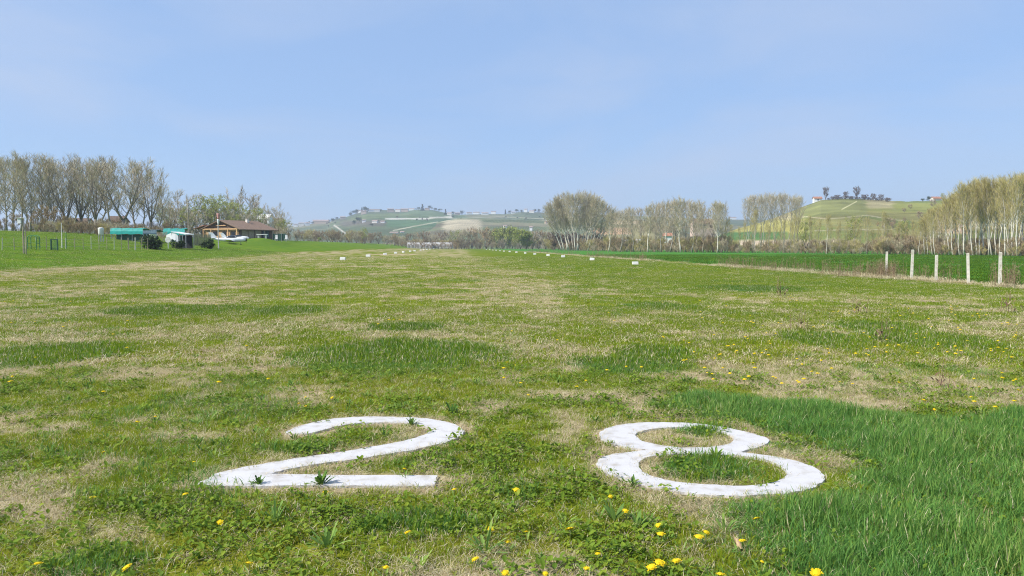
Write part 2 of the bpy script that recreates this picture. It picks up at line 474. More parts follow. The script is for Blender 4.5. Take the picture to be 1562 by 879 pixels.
def maps(x, y):
    x = np.asarray(x, float); y = np.asarray(y, float)
    u = x + TX * y
    n1 = 0.42 * vn(x, y, 1.15, 1) + 0.30 * vn(x, y, 0.42, 2) + 0.28 * vn(x, y, 4.0, 3)
    nf = vn(x, y, 11.0, 5) * 0.5 + vn(x, y, 3.0, 6) * 0.5
    dry = 0.12 + sstep(0.465, 0.66, n1 + 0.12 * (nf - 0.5)) * 0.66
    far = sstep(9, 22, y)
    dry = np.clip(dry + far * sstep(0.50, 0.72, vn(x, y, 1.1, 8) * 0.5 + vn(x, y, 3.6, 9) * 0.3 + vn(x, y, 9.0, 10) * 0.2) * 0.42, 0, 1)
    trk = (np.exp(-((u - 2.4) / 1.3) ** 2) + 0.6 * np.exp(-((u + 2.6) / 1.0) ** 2)) * sstep(11, 18, y) * sstep(0.40, 0.62, vn(x, y, 2.4, 18) * 0.6 + vn(x, y, 0.9, 19) * 0.4)
    dry = np.maximum(dry, 0.6 * trk)
    for b in DRYB:
        k = pxblob(x, y, *b)
        dry = np.maximum(dry, 0.75 * sstep(0.15, 1.0, k * (0.1 + 1.7 * (0.5 * vn(x, y, 0.30, 25) + 0.5 * n1))))
    # bare rim around the numerals
    sd = numeral_sd(x, y)
    dry = np.maximum(dry, sstep(0.16, 0.0, sd + 0.2 * (n1 - 0.5)) * 0.92 * sstep(1.25, 0.75, x - 0.02 * y))
    lush = np.zeros_like(x)
    for b in LUSHB:
        k = pxblob(x, y, *b)
        lush = np.maximum(lush, 0.95 * sstep(0.2, 0.75, k * (0.42 + 1.25 * (0.5 * n1 + 0.5 * vn(x, y, 0.35, 26)))))
    lush = np.maximum(lush, sstep(0.62, 0.74, vn(x, y, 2.6, 11) * 0.6 + vn(x, y, 0.8, 12) * 0.4) * 0.15)
    tall = sstep(0.15, -0.45, sdist(TALL, x, y) + 0.5 * (vn(x, y, 0.5, 14) - 0.5))
    tall = tall * (sd > 0.02)
    verge = sstep(-25.5, -29, u + 2.5 * (vn(x, y, 9, 15) - 0.5))
    band = np.exp(-((u + 24.0 + 1.5 * vn(x, y, 12, 16) - 0.03 * np.clip(y - 50, 0, 100)) / 2.4) ** 2) * sstep(30, 40, y)
    band = band * (0.5 + 0.5 * sstep(75, 55, y))
    wheat = sstep(23.0, 24.0, u + 1.2 * (vn(x, y, 3, 17) - 0.5)) * sstep(12, 20, y)
    fen = np.exp(-((u - 22.2) / 1.0) ** 2) * sstep(22, 28, y)
    dry = np.maximum(dry * (1 - 0.85 * lush), 0)
    dry = dry * (1 - verge) * (1 - wheat) * (1 - tall)
    dry = np.maximum(dry, np.maximum(band * 0.95, fen * 0.75))
    dry = dry * (1 - 0.85 * sstep(0, 9, u - 1) * sstep(18, 30, y) * (1 - fen))   # greener on the right further out
    tint = 0.20 + 0.42 * (0.5 * vn(x, y, 1.9, 21) + 0.3 * vn(x, y, 0.6, 22) + 0.2 * vn(x, y, 9, 23)) + 0.35 * lush
    tint = tint + 0.05 * sstep(9, 4, y) + 0.42 * verge + 0.13 * sstep(0, 9, u - 1) * sstep(16, 30, y) + 0.10 * sstep(9, 16, y)
    tint = np.clip(tint, 0, 1)
    return dict(dry=dry, lush=lush, tall=tall, verge=verge, wheat=wheat, tint=tint, sd=sd, u=u)

# ------------------------------------------------------------------ ground
def ground_mat():
    m, nt = new_mat("turf_ground")
    out = N(nt, "ShaderNodeOutputMaterial")
    p = N(nt, "ShaderNodeBsdfPrincipled")
    g = N(nt, "ShaderNodeNewGeometry")
    def noise(s, det=6):
        n = N(nt, "ShaderNodeTexNoise"); n.inputs["Scale"].default_value = s; n.inputs["Detail"].default_value = det
        n.inputs["Roughness"].default_value = 0.65
        nt.links.new(g.outputs["Position"], n.inputs["Vector"]); return n.outputs["Fac"]
    def attr(a):
        return N(nt, "ShaderNodeAttribute", attribute_name=a).outputs["Fac"]
    n_a, n_b, n_c = noise(1.4), noise(9.0), noise(0.25, 4)
    f = mathn(nt, "ADD", attr("tint"), mathn(nt, "MULTIPLY", mathn(nt, "SUBTRACT", n_a, 0.5), 0.9))
    f = mathn(nt, "ADD", f, mathn(nt, "MULTIPLY", mathn(nt, "SUBTRACT", n_b, 0.5), 0.5))
    rt = ramp(nt, [(0.0, (0.31, 0.25, 0.075)), (0.22, (0.235, 0.225, 0.03)), (0.5, (0.16, 0.195, 0.018)), (0.78, (0.095, 0.15, 0.016)), (1.0, (0.05, 0.10, 0.015))])
    nt.links.new(f, rt.inputs[0])
    rs = ramp(nt, [(0.25, (0.26, 0.185, 0.105)), (0.55, (0.42, 0.34, 0.20)), (0.8, (0.56, 0.48, 0.31))])
    nt.links.new(n_b, rs.inputs[0])
    dr = mathn(nt, "ADD", attr("dry"), mathn(nt, "MULTIPLY", mathn(nt, "SUBTRACT", n_a, 0.5), 0.55))
    rd = ramp(nt, [(0.25, (0, 0, 0)), (0.75, (1, 1, 1))]); nt.links.new(dr, rd.inputs[0])
    c = mixc(nt, rd.outputs[0], rt.outputs[0], rs.outputs[0])
    rl = ramp(nt, [(0.3, (0.055, 0.12, 0.035)), (0.7, (0.095, 0.175, 0.05))]); nt.links.new(n_b, rl.inputs[0])
    c = mixc(nt, attr("lush"), c, rl.outputs[0])
    c = mixc(nt, attr("tall"), c, (0.05, 0.10, 0.03))
    rv = ramp(nt, [(0.3, (0.075, 0.155, 0.018)), (0.5, (0.115, 0.195, 0.02)), (0.72, (0.19, 0.225, 0.03))])
    fv = mathn(nt, "ADD", mathn(nt, "MULTIPLY", n_c, 0.65), mathn(nt, "MULTIPLY", n_a, 0.35)); nt.links.new(fv, rv.inputs[0])
    c = mixc(nt, attr("verge"), c, rv.outputs[0])
    rw = ramp(nt, [(0.3, (0.055, 0.17, 0.03)), (0.7, (0.09, 0.235, 0.04))])
    nt.links.new(fv, rw.inputs[0])
    c = mixc(nt, attr("wheat"), c, rw.outputs[0])
    nt.links.new(c, p.inputs["Base Color"])
    p.inputs["Roughness"].default_value = 0.95
    p.inputs["Specular IOR Level"].default_value = 0.0
    b = N(nt, "ShaderNodeBump"); b.inputs["Strength"].default_value = 0.8; b.inputs["Distance"].default_value = 0.05
    nt.links.new(n_b, b.inputs["Height"]); nt.links.new(b.outputs[0], p.inputs["Normal"])
    nt.links.new(p.outputs[0], out.inputs[0])
    return m

def grid_mesh(name, X, Y, Z, wrap, attrs, material):
    nr, nc = X.shape
    co = np.stack([X, Y, Z], -1).reshape(-1, 3).astype(np.float32)
    i, j = np.meshgrid(np.arange(nr - 1), np.arange(nc if wrap else nc - 1), indexing="ij")
    j2 = (j + 1) % nc
    q = np.stack([i * nc + j, i * nc + j2, (i + 1) * nc + j2, (i + 1) * nc + j], -1).reshape(-1, 4)
    me = bpy.data.meshes.new(name)
    me.vertices.add(len(co)); me.vertices.foreach_set("co", co.ravel())
    me.loops.add(q.size); me.loops.foreach_set("vertex_index", q.ravel().astype(np.int32))
    me.polygons.add(len(q)); me.polygons.foreach_set("loop_start", np.arange(0, q.size, 4, dtype=np.int32))
    me.polygons.foreach_set("use_smooth", np.ones(len(q), bool))
    for k, a in attrs.items():
        if a.ndim == X.ndim:
            t = me.attributes.new(k, "FLOAT", "POINT"); t.data.foreach_set("value", a.ravel().astype(np.float32))
        else:
            t = me.attributes.new(k, "FLOAT_COLOR", "POINT")
            c4 = np.concatenate([a.reshape(-1, 3), np.ones((co.shape[0], 1))], 1)
            t.data.foreach_set("color", c4.ravel().astype(np.float32))
    me.update(calc_edges=True); me.validate()
    me.materials.append(material)
    o = bpy.data.objects.new(name, me); COL.objects.link(o)
    return o

ang = np.concatenate([np.arange(-58, 58, 0.22), np.arange(58, 302, 4.0)])
ang = np.radians(ang)
rad = np.concatenate([[0.02], 0.4 * 1.02 ** np.arange(0, 444)])
rad = rad[rad < 2050]
RR, AA = np.meshgrid(rad, ang, indexing="ij")
GX, GY = RR * np.sin(AA), RR * np.cos(AA)
GZ = tz(GX, GY)
mp = maps(GX.ravel(), GY.ravel())
ga = {k: mp[k].reshape(GX.shape) for k in ("dry", "lush", "tall", "verge", "wheat", "tint")}
ground = grid_mesh("ground", GX, GY, GZ, True, ga, ground_mat())
# face normals must point up
ground.data.flip_normals() if ground.data.polygons[5000].normal.z < 0 else None
tag(ground, "grass airstrip ground of patchy green turf and dry straw", "ground", kind="structure")

# ------------------------------------------------------------------ grass (geometry-node scatter)
def proto(mb, m):
    return mb.build("clump", m, link=False)

def short_turf(n, r, lo, hi, w0, w1):
    mb = MB()
    for _ in range(n):
        a = random.uniform(0, 2 * PI); q = r * math.sqrt(random.random())
        L = random.uniform(lo, hi)
        l0 = abs(random.gauss(0.35, 0.3)); l1 = l0 + random.uniform(0.1, 0.9)
        mb.blade((q * math.cos(a), q * math.sin(a), -0.004), random.uniform(0, 2 * PI), L, random.uniform(w0, w1), l0, min(1.7, l1), random.random(), mi=1 if random.random() < 0.12 else 0)
    return mb
def straw_clump(n, r, lo, hi, w0, w1):
    mb = MB()
    for _ in range(n):
        a = random.uniform(0, 2 * PI); q = r * math.sqrt(random.random())
        L = random.uniform(lo, hi)
        l0 = random.uniform(0.6, 1.45)
        mb.blade((q * math.cos(a), q * math.sin(a), random.uniform(0.0, 0.012)), random.uniform(0, 2 * PI), L, random.uniform(w0, w1), l0, random.uniform(1.2, 1.75), random.random())
    return mb
def clover_clump(n, r, s0, s1, h):
    mb = MB()
    for _ in range(n):
        a = random.uniform(0, 2 * PI); q = r * math.sqrt(random.random())
        s = random.uniform(s0, s1); z = random.uniform(0.006, h) * (1 - 0.5 * q / r)
        l0 = random.uniform(0.8, 1.5)
        mb.leaf((q * math.cos(a), q * math.sin(a), z), random.uniform(0, 2 * PI), s * random.uniform(1.1, 1.9), s, l0, l0 + random.uniform(-0.1, 0.5), random.random())
    return mb
def tall_clump(n, r, lo, hi, w0, w1, dead=0.0):
    mb = MB()
    for _ in range(n):
        a = random.uniform(0, 2 * PI); q = r * math.sqrt(random.random())
        L = random.uniform(lo, hi)
        l0 = abs(random.gauss(0.18, 0.14)); l1 = l0 + random.uniform(0.15, 1.0)
        p = Vector((q * math.cos(a), q * math.sin(a), -0.01)); az = random.uniform(0, 2 * PI)
        h = Vector((math.cos(az), math.sin(az), 0)); w = random.uniform(w0, w1)
        t = az + PI / 2 + random.uniform(-0.5, 0.5); s = Vector((math.cos(t), math.sin(t), 0)) * w * 0.5
        vs = []; qn = 4; cur = p.copy()
        for i in range(qn):
            k = 1.0 - 0.55 * (i / (qn - 1)) ** 2
            vs += [cur - s * k, cur + s * k]
            l = l0 + (l1 - l0) * (i / (qn - 1)) ** 1.3
            cur = cur + (h * math.sin(l) + Vector((0, 0, math.cos(l)))) * (L / qn)
        vs.append(cur)
        fs = [(2 * i, 2 * i + 1, 2 * i + 3, 2 * i + 2) for i in range(qn - 1)] + [(2 * qn - 2, 2 * qn - 1, 2 * qn)]
        mb.add(vs, fs, random.random(), 1 if random.random() < dead else 0)
    return mb
def rosette_mb(n, lo, hi, w, l0a=0.5, l0b=1.2):
    mb = MB()
    for i in range(n):
        az = 2 * PI * i / n + random.uniform(-0.3, 0.3)
        L = random.uniform(lo, hi); l0 = random.uniform(l0a, l0b)
        mb.leaf((0.01 * math.cos(az), 0.01 * math.sin(az), 0), az, L, w * random.uniform(0.7, 1.2), l0, l0 + random.uniform(0.1, 0.6), random.random(), lobes=1)
    return mb

def scatter(name, pts, rot, scl, idx, tint, protos, label, cat, kind="stuff"):
    me = bpy.data.meshes.new(name)
    n = len(pts)
    me.vertices.add(n); me.vertices.foreach_set("co", np.asarray(pts, np.float32).ravel())
    for k, t, fld, v in (("rot", "FLOAT_VECTOR", "vector", rot), ("scl", "FLOAT_VECTOR", "vector", scl), ("idx", "INT", "value", idx), ("tint", "FLOAT", "value", tint)):
        a = me.attributes.new(k, t, "POINT")
        a.data.foreach_set(fld, np.ascontiguousarray(v, dtype=np.int32 if t == "INT" else np.float32).ravel())
    o = bpy.data.objects.new(name, me); COL.objects.link(o)
    src = bpy.data.collections.new(name + "_source")
    for i, p in enumerate(protos):
        p.name = "%s_clump_%02d" % (name, i)
        src.objects.link(p)
    ng = bpy.data.node_groups.new(name + "_scatter", "GeometryNodeTree")
    ng.interface.new_socket("Geometry", in_out="INPUT", socket_type="NodeSocketGeometry")
    ng.interface.new_socket("Geometry", in_out="OUTPUT", socket_type="NodeSocketGeometry")
    gi = ng.nodes.new("NodeGroupInput"); go = ng.nodes.new("NodeGroupOutput")
    ci = ng.nodes.new("GeometryNodeCollectionInfo")
    ci.inputs["Collection"].default_value = src
    ci.inputs["Separate Children"].default_value = True
    ci.inputs["Reset Children"].default_value = True
    ip = ng.nodes.new("GeometryNodeInstanceOnPoints")
    ip.inputs["Pick Instance"].default_value = True
    def na(nm, dt):
        q = ng.nodes.new("GeometryNodeInputNamedAttribute"); q.data_type = dt; q.inputs["Name"].default_value = nm
        return q.outputs["Attribute"]
    e2r = ng.nodes.new("FunctionNodeEulerToRotation")
    ng.links.new(na("rot", "FLOAT_VECTOR"), e2r.inputs[0])
    ng.links.new(gi.outputs[0], ip.inputs["Points"])
    ng.links.new(ci.outputs[0], ip.inputs["Instance"])
    ng.links.new(na("idx", "INT"), ip.inputs["Instance Index"])
    ng.links.new(e2r.outputs[0], ip.inputs["Rotation"])
    ng.links.new(na("scl", "FLOAT_VECTOR"), ip.inputs["Scale"])
    ng.links.new(ip.outputs[0], go.inputs[0])
    md = o.modifiers.new("scatter", "NODES"); md.node_group = ng
    tag(o, label, cat, kind=kind)
    return o

def wedge(n, d0, d1, tanl, tanr=None):
    """n random ground points in front of the camera, even over the ground"""
    tanr = tanr or tanl
    # extra width on both sides so that a step to the side still stands on turf
    yy = np.linspace(d0, d1, 400); c = np.cumsum(yy * tanl + SIDE); c = (c - c[0]) / (c[-1] - c[0])
    y = np.interp(rng.random(n), c, yy)
    x = rng.uniform(-1, 1, n) * (y * tanl + SIDE)
    return x, y
SIDE = 3.0

def area(d0, d1, t):
    return t * (d1 ** 2 - d0 ** 2) + 2 * SIDE * (d1 - d0)

P_turf = [proto(short_turf(26, 0.075, 0.025, 0.06, 0.0022, 0.004), [M["turf"], M["straw"]]) for _ in range(5)]
P_turf_mid = [proto(short_turf(40, 0.20, 0.03, 0.075, 0.006, 0.011), [M["turf"], M["straw"]]) for _ in range(5)]
P_straw = [proto(straw_clump(34, 0.085, 0.03, 0.085, 0.0014, 0.0028), M["straw"]) for _ in range(4)]
P_straw_mid = [proto(straw_clump(40, 0.20, 0.06, 0.14, 0.005, 0.009), M["straw"]) for _ in range(3)]
P_clover = [proto(clover_clump(24, 0.085, 0.007, 0.020, 0.045), M["broad"]) for _ in range(4)]
P_tall = [proto(tall_clump(30, 0.10, 0.07, 0.17, 0.003, 0.0075, 0.035), [M["lush"], M["straw"]]) for _ in range(5)]
P_lushmid = [proto(tall_clump(30, 0.16, 0.05, 0.12, 0.006, 0.010), M["lush"]) for _ in range(4)]
P_ros = [proto(rosette_mb(9, 0.05, 0.10, 0.022), M["rosette"]) for _ in range(3)] + [proto(rosette_mb(12, 0.04, 0.09, 0.026, 0.2, 1.2), M["darkleaf"]) for _ in range(3)]

turf = dict(p=[], r=[], s=[], i=[], t=[])
straw = dict(p=[], r=[], s=[], i=[], t=[])
clov = dict(p=[], r=[], s=[], i=[], t=[])
tallg = dict(p=[], r=[], s=[], i=[], t=[])
rost = dict(p=[], r=[], s=[], i=[], t=[])
def put(D, x, y, z, s, i, t, tilt=0.12, sz=None):
    n = len(x)
    D["p"].append(np.stack([x, y, z], 1))
    D["r"].append(np.stack([rng.normal(0, tilt, n), rng.normal(0, tilt, n), rng.uniform(0, 2 * PI, n)], 1))
    s = np.broadcast_to(s, (n,))
    szz = s if sz is None else np.broadcast_to(sz, (n,))
    D["s"].append(np.stack([s, s, szz], 1)); D["i"].append(i); D["t"].append(t)

def fill(d0, d1, dens, tanl, near):
    n = int(area(d0, d1, tanl) * dens)
    x, y = wedge(n, d0, d1, tanl)
    m = maps(x, y)
    z = tz(x, y)
    u = rng.random(n)
    off = m["sd"] > (0.05 * vn(x, y, 0.16, 35) - 0.014 if near else 0.06)
    keep_tall = off & (rng.random(n) < m["tall"] * (0.75 if near else 1))
    rest = off & ~keep_tall & (m["wheat"] < 0.5)
    isdry = rest & (u < m["dry"] * (0.86 if near else 0.50))
    green = rest & ~isdry
    if near:
        cl = vn(x, y, 0.55, 31) * 0.6 + vn(x, y, 0.2, 32) * 0.4
        iscl = green & (rng.random(n) < 0.09 + 0.36 * sstep(0.44, 0.70, cl + 0.08 * sstep(5.2, 3.8, y)))
        green = green & ~iscl
        k = iscl; put(clov, x[k], y[k], z[k], rng.uniform(0.75, 1.5, k.sum()), rng.integers(0, len(P_clover), k.sum()), np.clip(m["tint"][k] + rng.normal(0, .15, k.sum()) + 0.45 * sstep(0.5, 0.7, cl[k]), 0, 1), 0.2)
    k = green
    hgt = (0.7 + 0.8 * m["lush"] + 0.5 * vn(x, y, 0.3, 33))[k]
    tn = np.clip(m["tint"][k] + rng.normal(0, 0.10, k.sum()), 0, 1)
    wide = max(1.0, d0 / 20.0)
    if near:
        put(turf, x[k], y[k], z[k], rng.uniform(0.8, 1.25, k.sum()), rng.integers(0, len(P_turf), k.sum()), tn, 0.15, hgt * rng.uniform(0.8, 1.2, k.sum()))
    else:
        put(turf, x[k], y[k], z[k], rng.uniform(0.8, 1.3, k.sum()) * wide, 5 + rng.integers(0, len(P_turf_mid), k.sum()), tn, 0.06, hgt * rng.uniform(0.7, 1.1, k.sum()))
    k = isdry
    put(straw, x[k], y[k], z[k], rng.uniform(0.8, 1.3, k.sum()) * (1 if near else wide), rng.integers(0, 4, k.sum()) if near else 4 + rng.integers(0, 3, k.sum()), m["dry"][k], 0.08, rng.uniform(0.6, 1.1, k.sum()))
    # lush patches get longer grass
    k = off & (rng.random(n) < m["lush"] * 0.85) & (m["verge"] < 0.5) & (m["wheat"] < 0.5)
    if k.any():
        put(tallg, x[k], y[k], z[k], rng.uniform(0.7, 1.1, k.sum()) * (0.8 if near else wide), 5 + rng.integers(0, 4, k.sum()), m["tint"][k], 0.1, rng.uniform(0.45, 0.9, k.sum()))
    k = keep_tall
    if k.any():
        edge = np.clip(m["tall"][k], 0.3, 1)
        put(tallg, x[k], y[k], z[k], rng.uniform(0.8, 1.2, k.sum()), rng.integers(0, 5, k.sum()), np.clip(vn(x[k], y[k], 0.9, 41) * 0.8 + rng.normal(0.1, .1, k.sum()), 0, 1), 0.12, edge * rng.uniform(0.45, 1.1, k.sum()) * (0.55 + 0.8 * vn(x[k], y[k], 0.45, 42)))

fill(0.6, 6.2, 420, 0.86, True)
fill(6.2, 10.0, 300, 0.80, True)
fill(10.0, 20.0, 70, 0.78, False)
fill(20.0, 48.0, 18, 0.76, False)
fill(48.0, 120.0, 3.0, 0.76, False)
# rosettes of weeds nobody would count
nx, ny = wedge(2300, 3.0, 11, 0.8)
mm = maps(nx, ny)
k = (mm["tall"] < 0.2) & (mm["sd"] > 0.10) & (mm["dry"] < 0.6) & (vn(nx, ny, 1.3, 51) > 0.42)
put(rost, nx[k], ny[k], np.full(k.sum(), 0.004), rng.uniform(0.45, 1.15, k.sum()), rng.integers(0, 6, k.sum()), rng.random(k.sum()), 0.1)

def finish(name, D, protos, label, cat):
    c = {k: np.concatenate(v) for k, v in D.items()}
    return scatter(name, c["p"], c["r"], c["s"], c["i"], c["t"], protos, label, cat)
finish("short_grass", turf, P_turf + P_turf_mid, "short green grass blades covering the airstrip", "grass")
finish("dry_grass", straw, P_straw + P_straw_mid, "dead straw-coloured grass lying in dry patches of the airstrip", "grass")
finish("clover", clov, P_clover, "small round-leaved clover and ground cover in the near turf", "ground cover")
finish("tall_grass", tallg, P_tall + P_lushmid, "lush tall green grass in the corner beside the numeral 8 and in dark patches", "grass")
finish("weed_rosettes", rost, P_ros, "flat leafy weed rosettes growing through the near turf", "ground cover")

# young wheat beyond the posts and dry stalks along the field edge
def strip(n, u0, u1, y0, y1, powr=1.0):
    t = rng.random(n) ** powr
    y = y0 + (y1 - y0) * t
    u = rng.uniform(u0, u1, n)
    return u - TX * y, y
def stalk_clump(n, r, lo, hi, w):
    mb = MB()
    for _ in range(n):
        a = random.uniform(0, 2 * PI); q = r * math.sqrt(random.random())
        p = Vector((q * math.cos(a), q * math.sin(a), 0)); L = random.uniform(lo, hi)
        az = random.uniform(0, 2 * PI); l = abs(random.gauss(0.1, 0.14))
        top = p + Vector((math.sin(l) * math.cos(az), math.sin(l) * math.sin(az), math.cos(l))) * L
        rd = random.random()
        mb.ribbon(p, top, w, rd)
        for _ in range(5):
            t = random.uniform(0.4, 1.0); b = p.lerp(top, t)
            d = Vector((random.gauss(0, 1), random.gauss(0, 1), random.uniform(0.5, 1.6))).normalized() * L * random.uniform(0.07, 0.2)
            mb.ribbon(b, b + d, w * 0.9, random.random())
    return mb
P_stalk = [proto(stalk_clump(9, 0.25, 0.35, 0.9, 0.010), M["stalk"]) for _ in range(4)]
P_fgrass = [proto(straw_clump(40, 0.3, 0.12, 0.40, 0.010, 0.016), M["straw"]) for _ in range(2)]
for p in P_fgrass: p.data.materials[0] = M["straw"]
x1, y1 = strip(1500, 21.0, 23.8, 24, 230, 1.9)
dens = vn(x1, y1, 5.5, 61)
k = dens > 0.30
sx, sy = x1[k], y1[k]
pick = np.where(rng.random(k.sum()) < 0.28, rng.integers(0, 4, k.sum()), 4 + rng.integers(0, 2, k.sum()))
hs = np.where(pick < 4, rng.uniform(0.6, 1.25, k.sum()), rng.uniform(0.8, 1.2, k.sum()))
# a denser stand of dry stalks left of the posts, as tall as the posts
x2 = np.concatenate([px_x(1303, 40) + rng.normal(0, 0.75, 26), px_x(1338, 39.5) + rng.normal(0, 0.3, 16), px_x(1364, 38) + rng.normal(0, 0.25, 14), px_x(1455, 34) + rng.normal(0, 0.6, 6), px_x(1555, 31) + rng.normal(0, 0.4, 10), px_x(1180, 52) + rng.normal(0, 1.6, 16)])
y2 = np.concatenate([40 + rng.normal(0, 0.8, 26), 39.5 + rng.normal(0, 0.5, 16), 38.4 + rng.normal(0, 0.4, 14), 34.2 + rng.normal(0, 0.7, 6), 31.5 + rng.normal(0, 0.4, 10), 52 + rng.normal(0, 2, 16)])
h2 = np.concatenate([rng.uniform(0.5, 0.9, 26), rng.uniform(0.9, 1.35, 16), rng.uniform(0.9, 1.3, 14), rng.uniform(0.9, 1.4, 6), rng.uniform(0.9, 1.3, 10), rng.uniform(0.5, 1.0, 16)])
ax_, ay_ = np.concatenate([sx, x2]), np.concatenate([sy, y2])
ap = np.concatenate([pick, rng.integers(0, 4, len(x2))]); ah = np.concatenate([hs, h2])
x3 = np.concatenate([22.3 * np.ones(120) - TX * 34 + rng.normal(0, 0.5, 120)]); y3 = rng.uniform(29, 42, 120); x3 = 22.3 - TX * y3 + rng.normal(0, 0.45, 120)
ax_ = np.concatenate([ax_, x3]); ay_ = np.concatenate([ay_, y3]); ap = np.concatenate([ap, 4 + rng.integers(0, 2, 120)]); ah = np.concatenate([ah, rng.uniform(0.6, 1.3, 120)])
n = len(ax_)
scatter("dry_weeds", np.stack([ax_, ay_, tz(ax_, ay_)], 1), np.stack([np.zeros(n), np.zeros(n), rng.uniform(0, 6.28, n)], 1),
        np.stack([np.ones(n), np.ones(n), ah], 1), ap, rng.random(n), P_stalk + P_fgrass, "dry brown weed stalks along the edge of the green field", "dry weeds")

P_wheat = [proto(tall_clump(34, 0.40, 0.08, 0.15, 0.012, 0.02), M["turf"]) for _ in range(3)]
nW = 9000
xw = []; yw = []
yy = 26 + (150 - 26) * rng.random(nW) ** 1.7
uu = 23.4 + rng.random(nW) * (0.78 * yy + 0)
xw = uu - TX * yy
k = xw < 0.80 * yy
xw, yw = xw[k], yy[k]
n = len(xw)
sc = 0.9 + yw / 60
scatter("young_wheat", np.stack([xw, yw, tz(xw, yw)], 1), np.stack([np.zeros(n), np.zeros(n), rng.uniform(0, 6.28, n)], 1),
        np.stack([sc, sc, rng.uniform(0.8, 1.1, n)], 1), rng.integers(0, 3, n), np.clip(rng.normal(1.15, 0.12, n), 0, 1.4), P_wheat, "even green young wheat in the field beyond the posts", "crop")

# ------------------------------------------------------------------ dandelions
def flower_mb(r, n=46):
    mb = MB()
    for i in range(n):
        az = random.uniform(0, 2 * PI); q = random.random()
        L = r * (0.55 + 0.5 * q); el = 0.15 + (1 - q) * 1.1
        d = Vector((math.cos(az) * math.cos(el), math.sin(az) * math.cos(el), math.sin(el) * 0.75))
        s = Vector((-math.sin(az), math.cos(az), 0)) * r * 0.13
        a = Vector((math.cos(az), math.sin(az), 0)) * r * 0.08
        e = a + d * L
        mb.add([a - s * .6, a + s * .6, e + s, e - s], [(0, 1, 2, 3)], random.random())
    # the domed middle
    ring = []
    for j, (rr, zz) in enumerate(((0.75, 0.12), (0.6, 0.34), (0.3, 0.46), (0.02, 0.5))):
        ring.append([(rr * r * math.cos(2 * PI * k / 10), rr * r * math.sin(2 * PI * k / 10), zz * r) for k in range(10)])
    mb.loft(ring, rnd=0.6)
    return mb
flower_protos = []
for _ in range(4):
    flower_protos.append(flower_mb(0.021).build("flower_head", M["petal"], link=False).data)
bpy_stem = MB(); bpy_stem.tube([(0, 0, 0), (0.004, 0.002, 0.03), (0, 0, 0.06)], [0.0022, 0.002, 0.0018], 5)
stem_me = bpy_stem.build("stem", M["stem"], link=False, smooth=True).data
ros_mes = [rosette_mb(7, 0.04, 0.085, 0.018).build("leaf_rosette", M["rosette"], link=False).data for _ in range(3)]

def child(name, me, parent, loc=(0, 0, 0)):
    o = bpy.data.objects.new(name, me); COL.objects.link(o); o.parent = parent; o.location = loc
    return o
def dandelion(x, y, label, size=1.0, hgt=0.055):
    g = gp(x, y, hgt)
    e = empty("dandelion", (g.x, g.y, 0), random.uniform(0, 6.28))
    st = child("stem", stem_me, e); st.scale = (1, 1, hgt / 0.06)
    fh = child("flower_head", random.choice(flower_protos), e, (0, 0, hgt))
    fh.scale = (size,) * 3; fh.rotation_euler = (random.gauss(0.15, 0.2), random.gauss(0, 0.2), 0)
    child("leaf_rosette", random.choice(ros_mes), e, (0, 0, 0.004))
    return tag(e, label, "flower", "dandelions in the near turf")

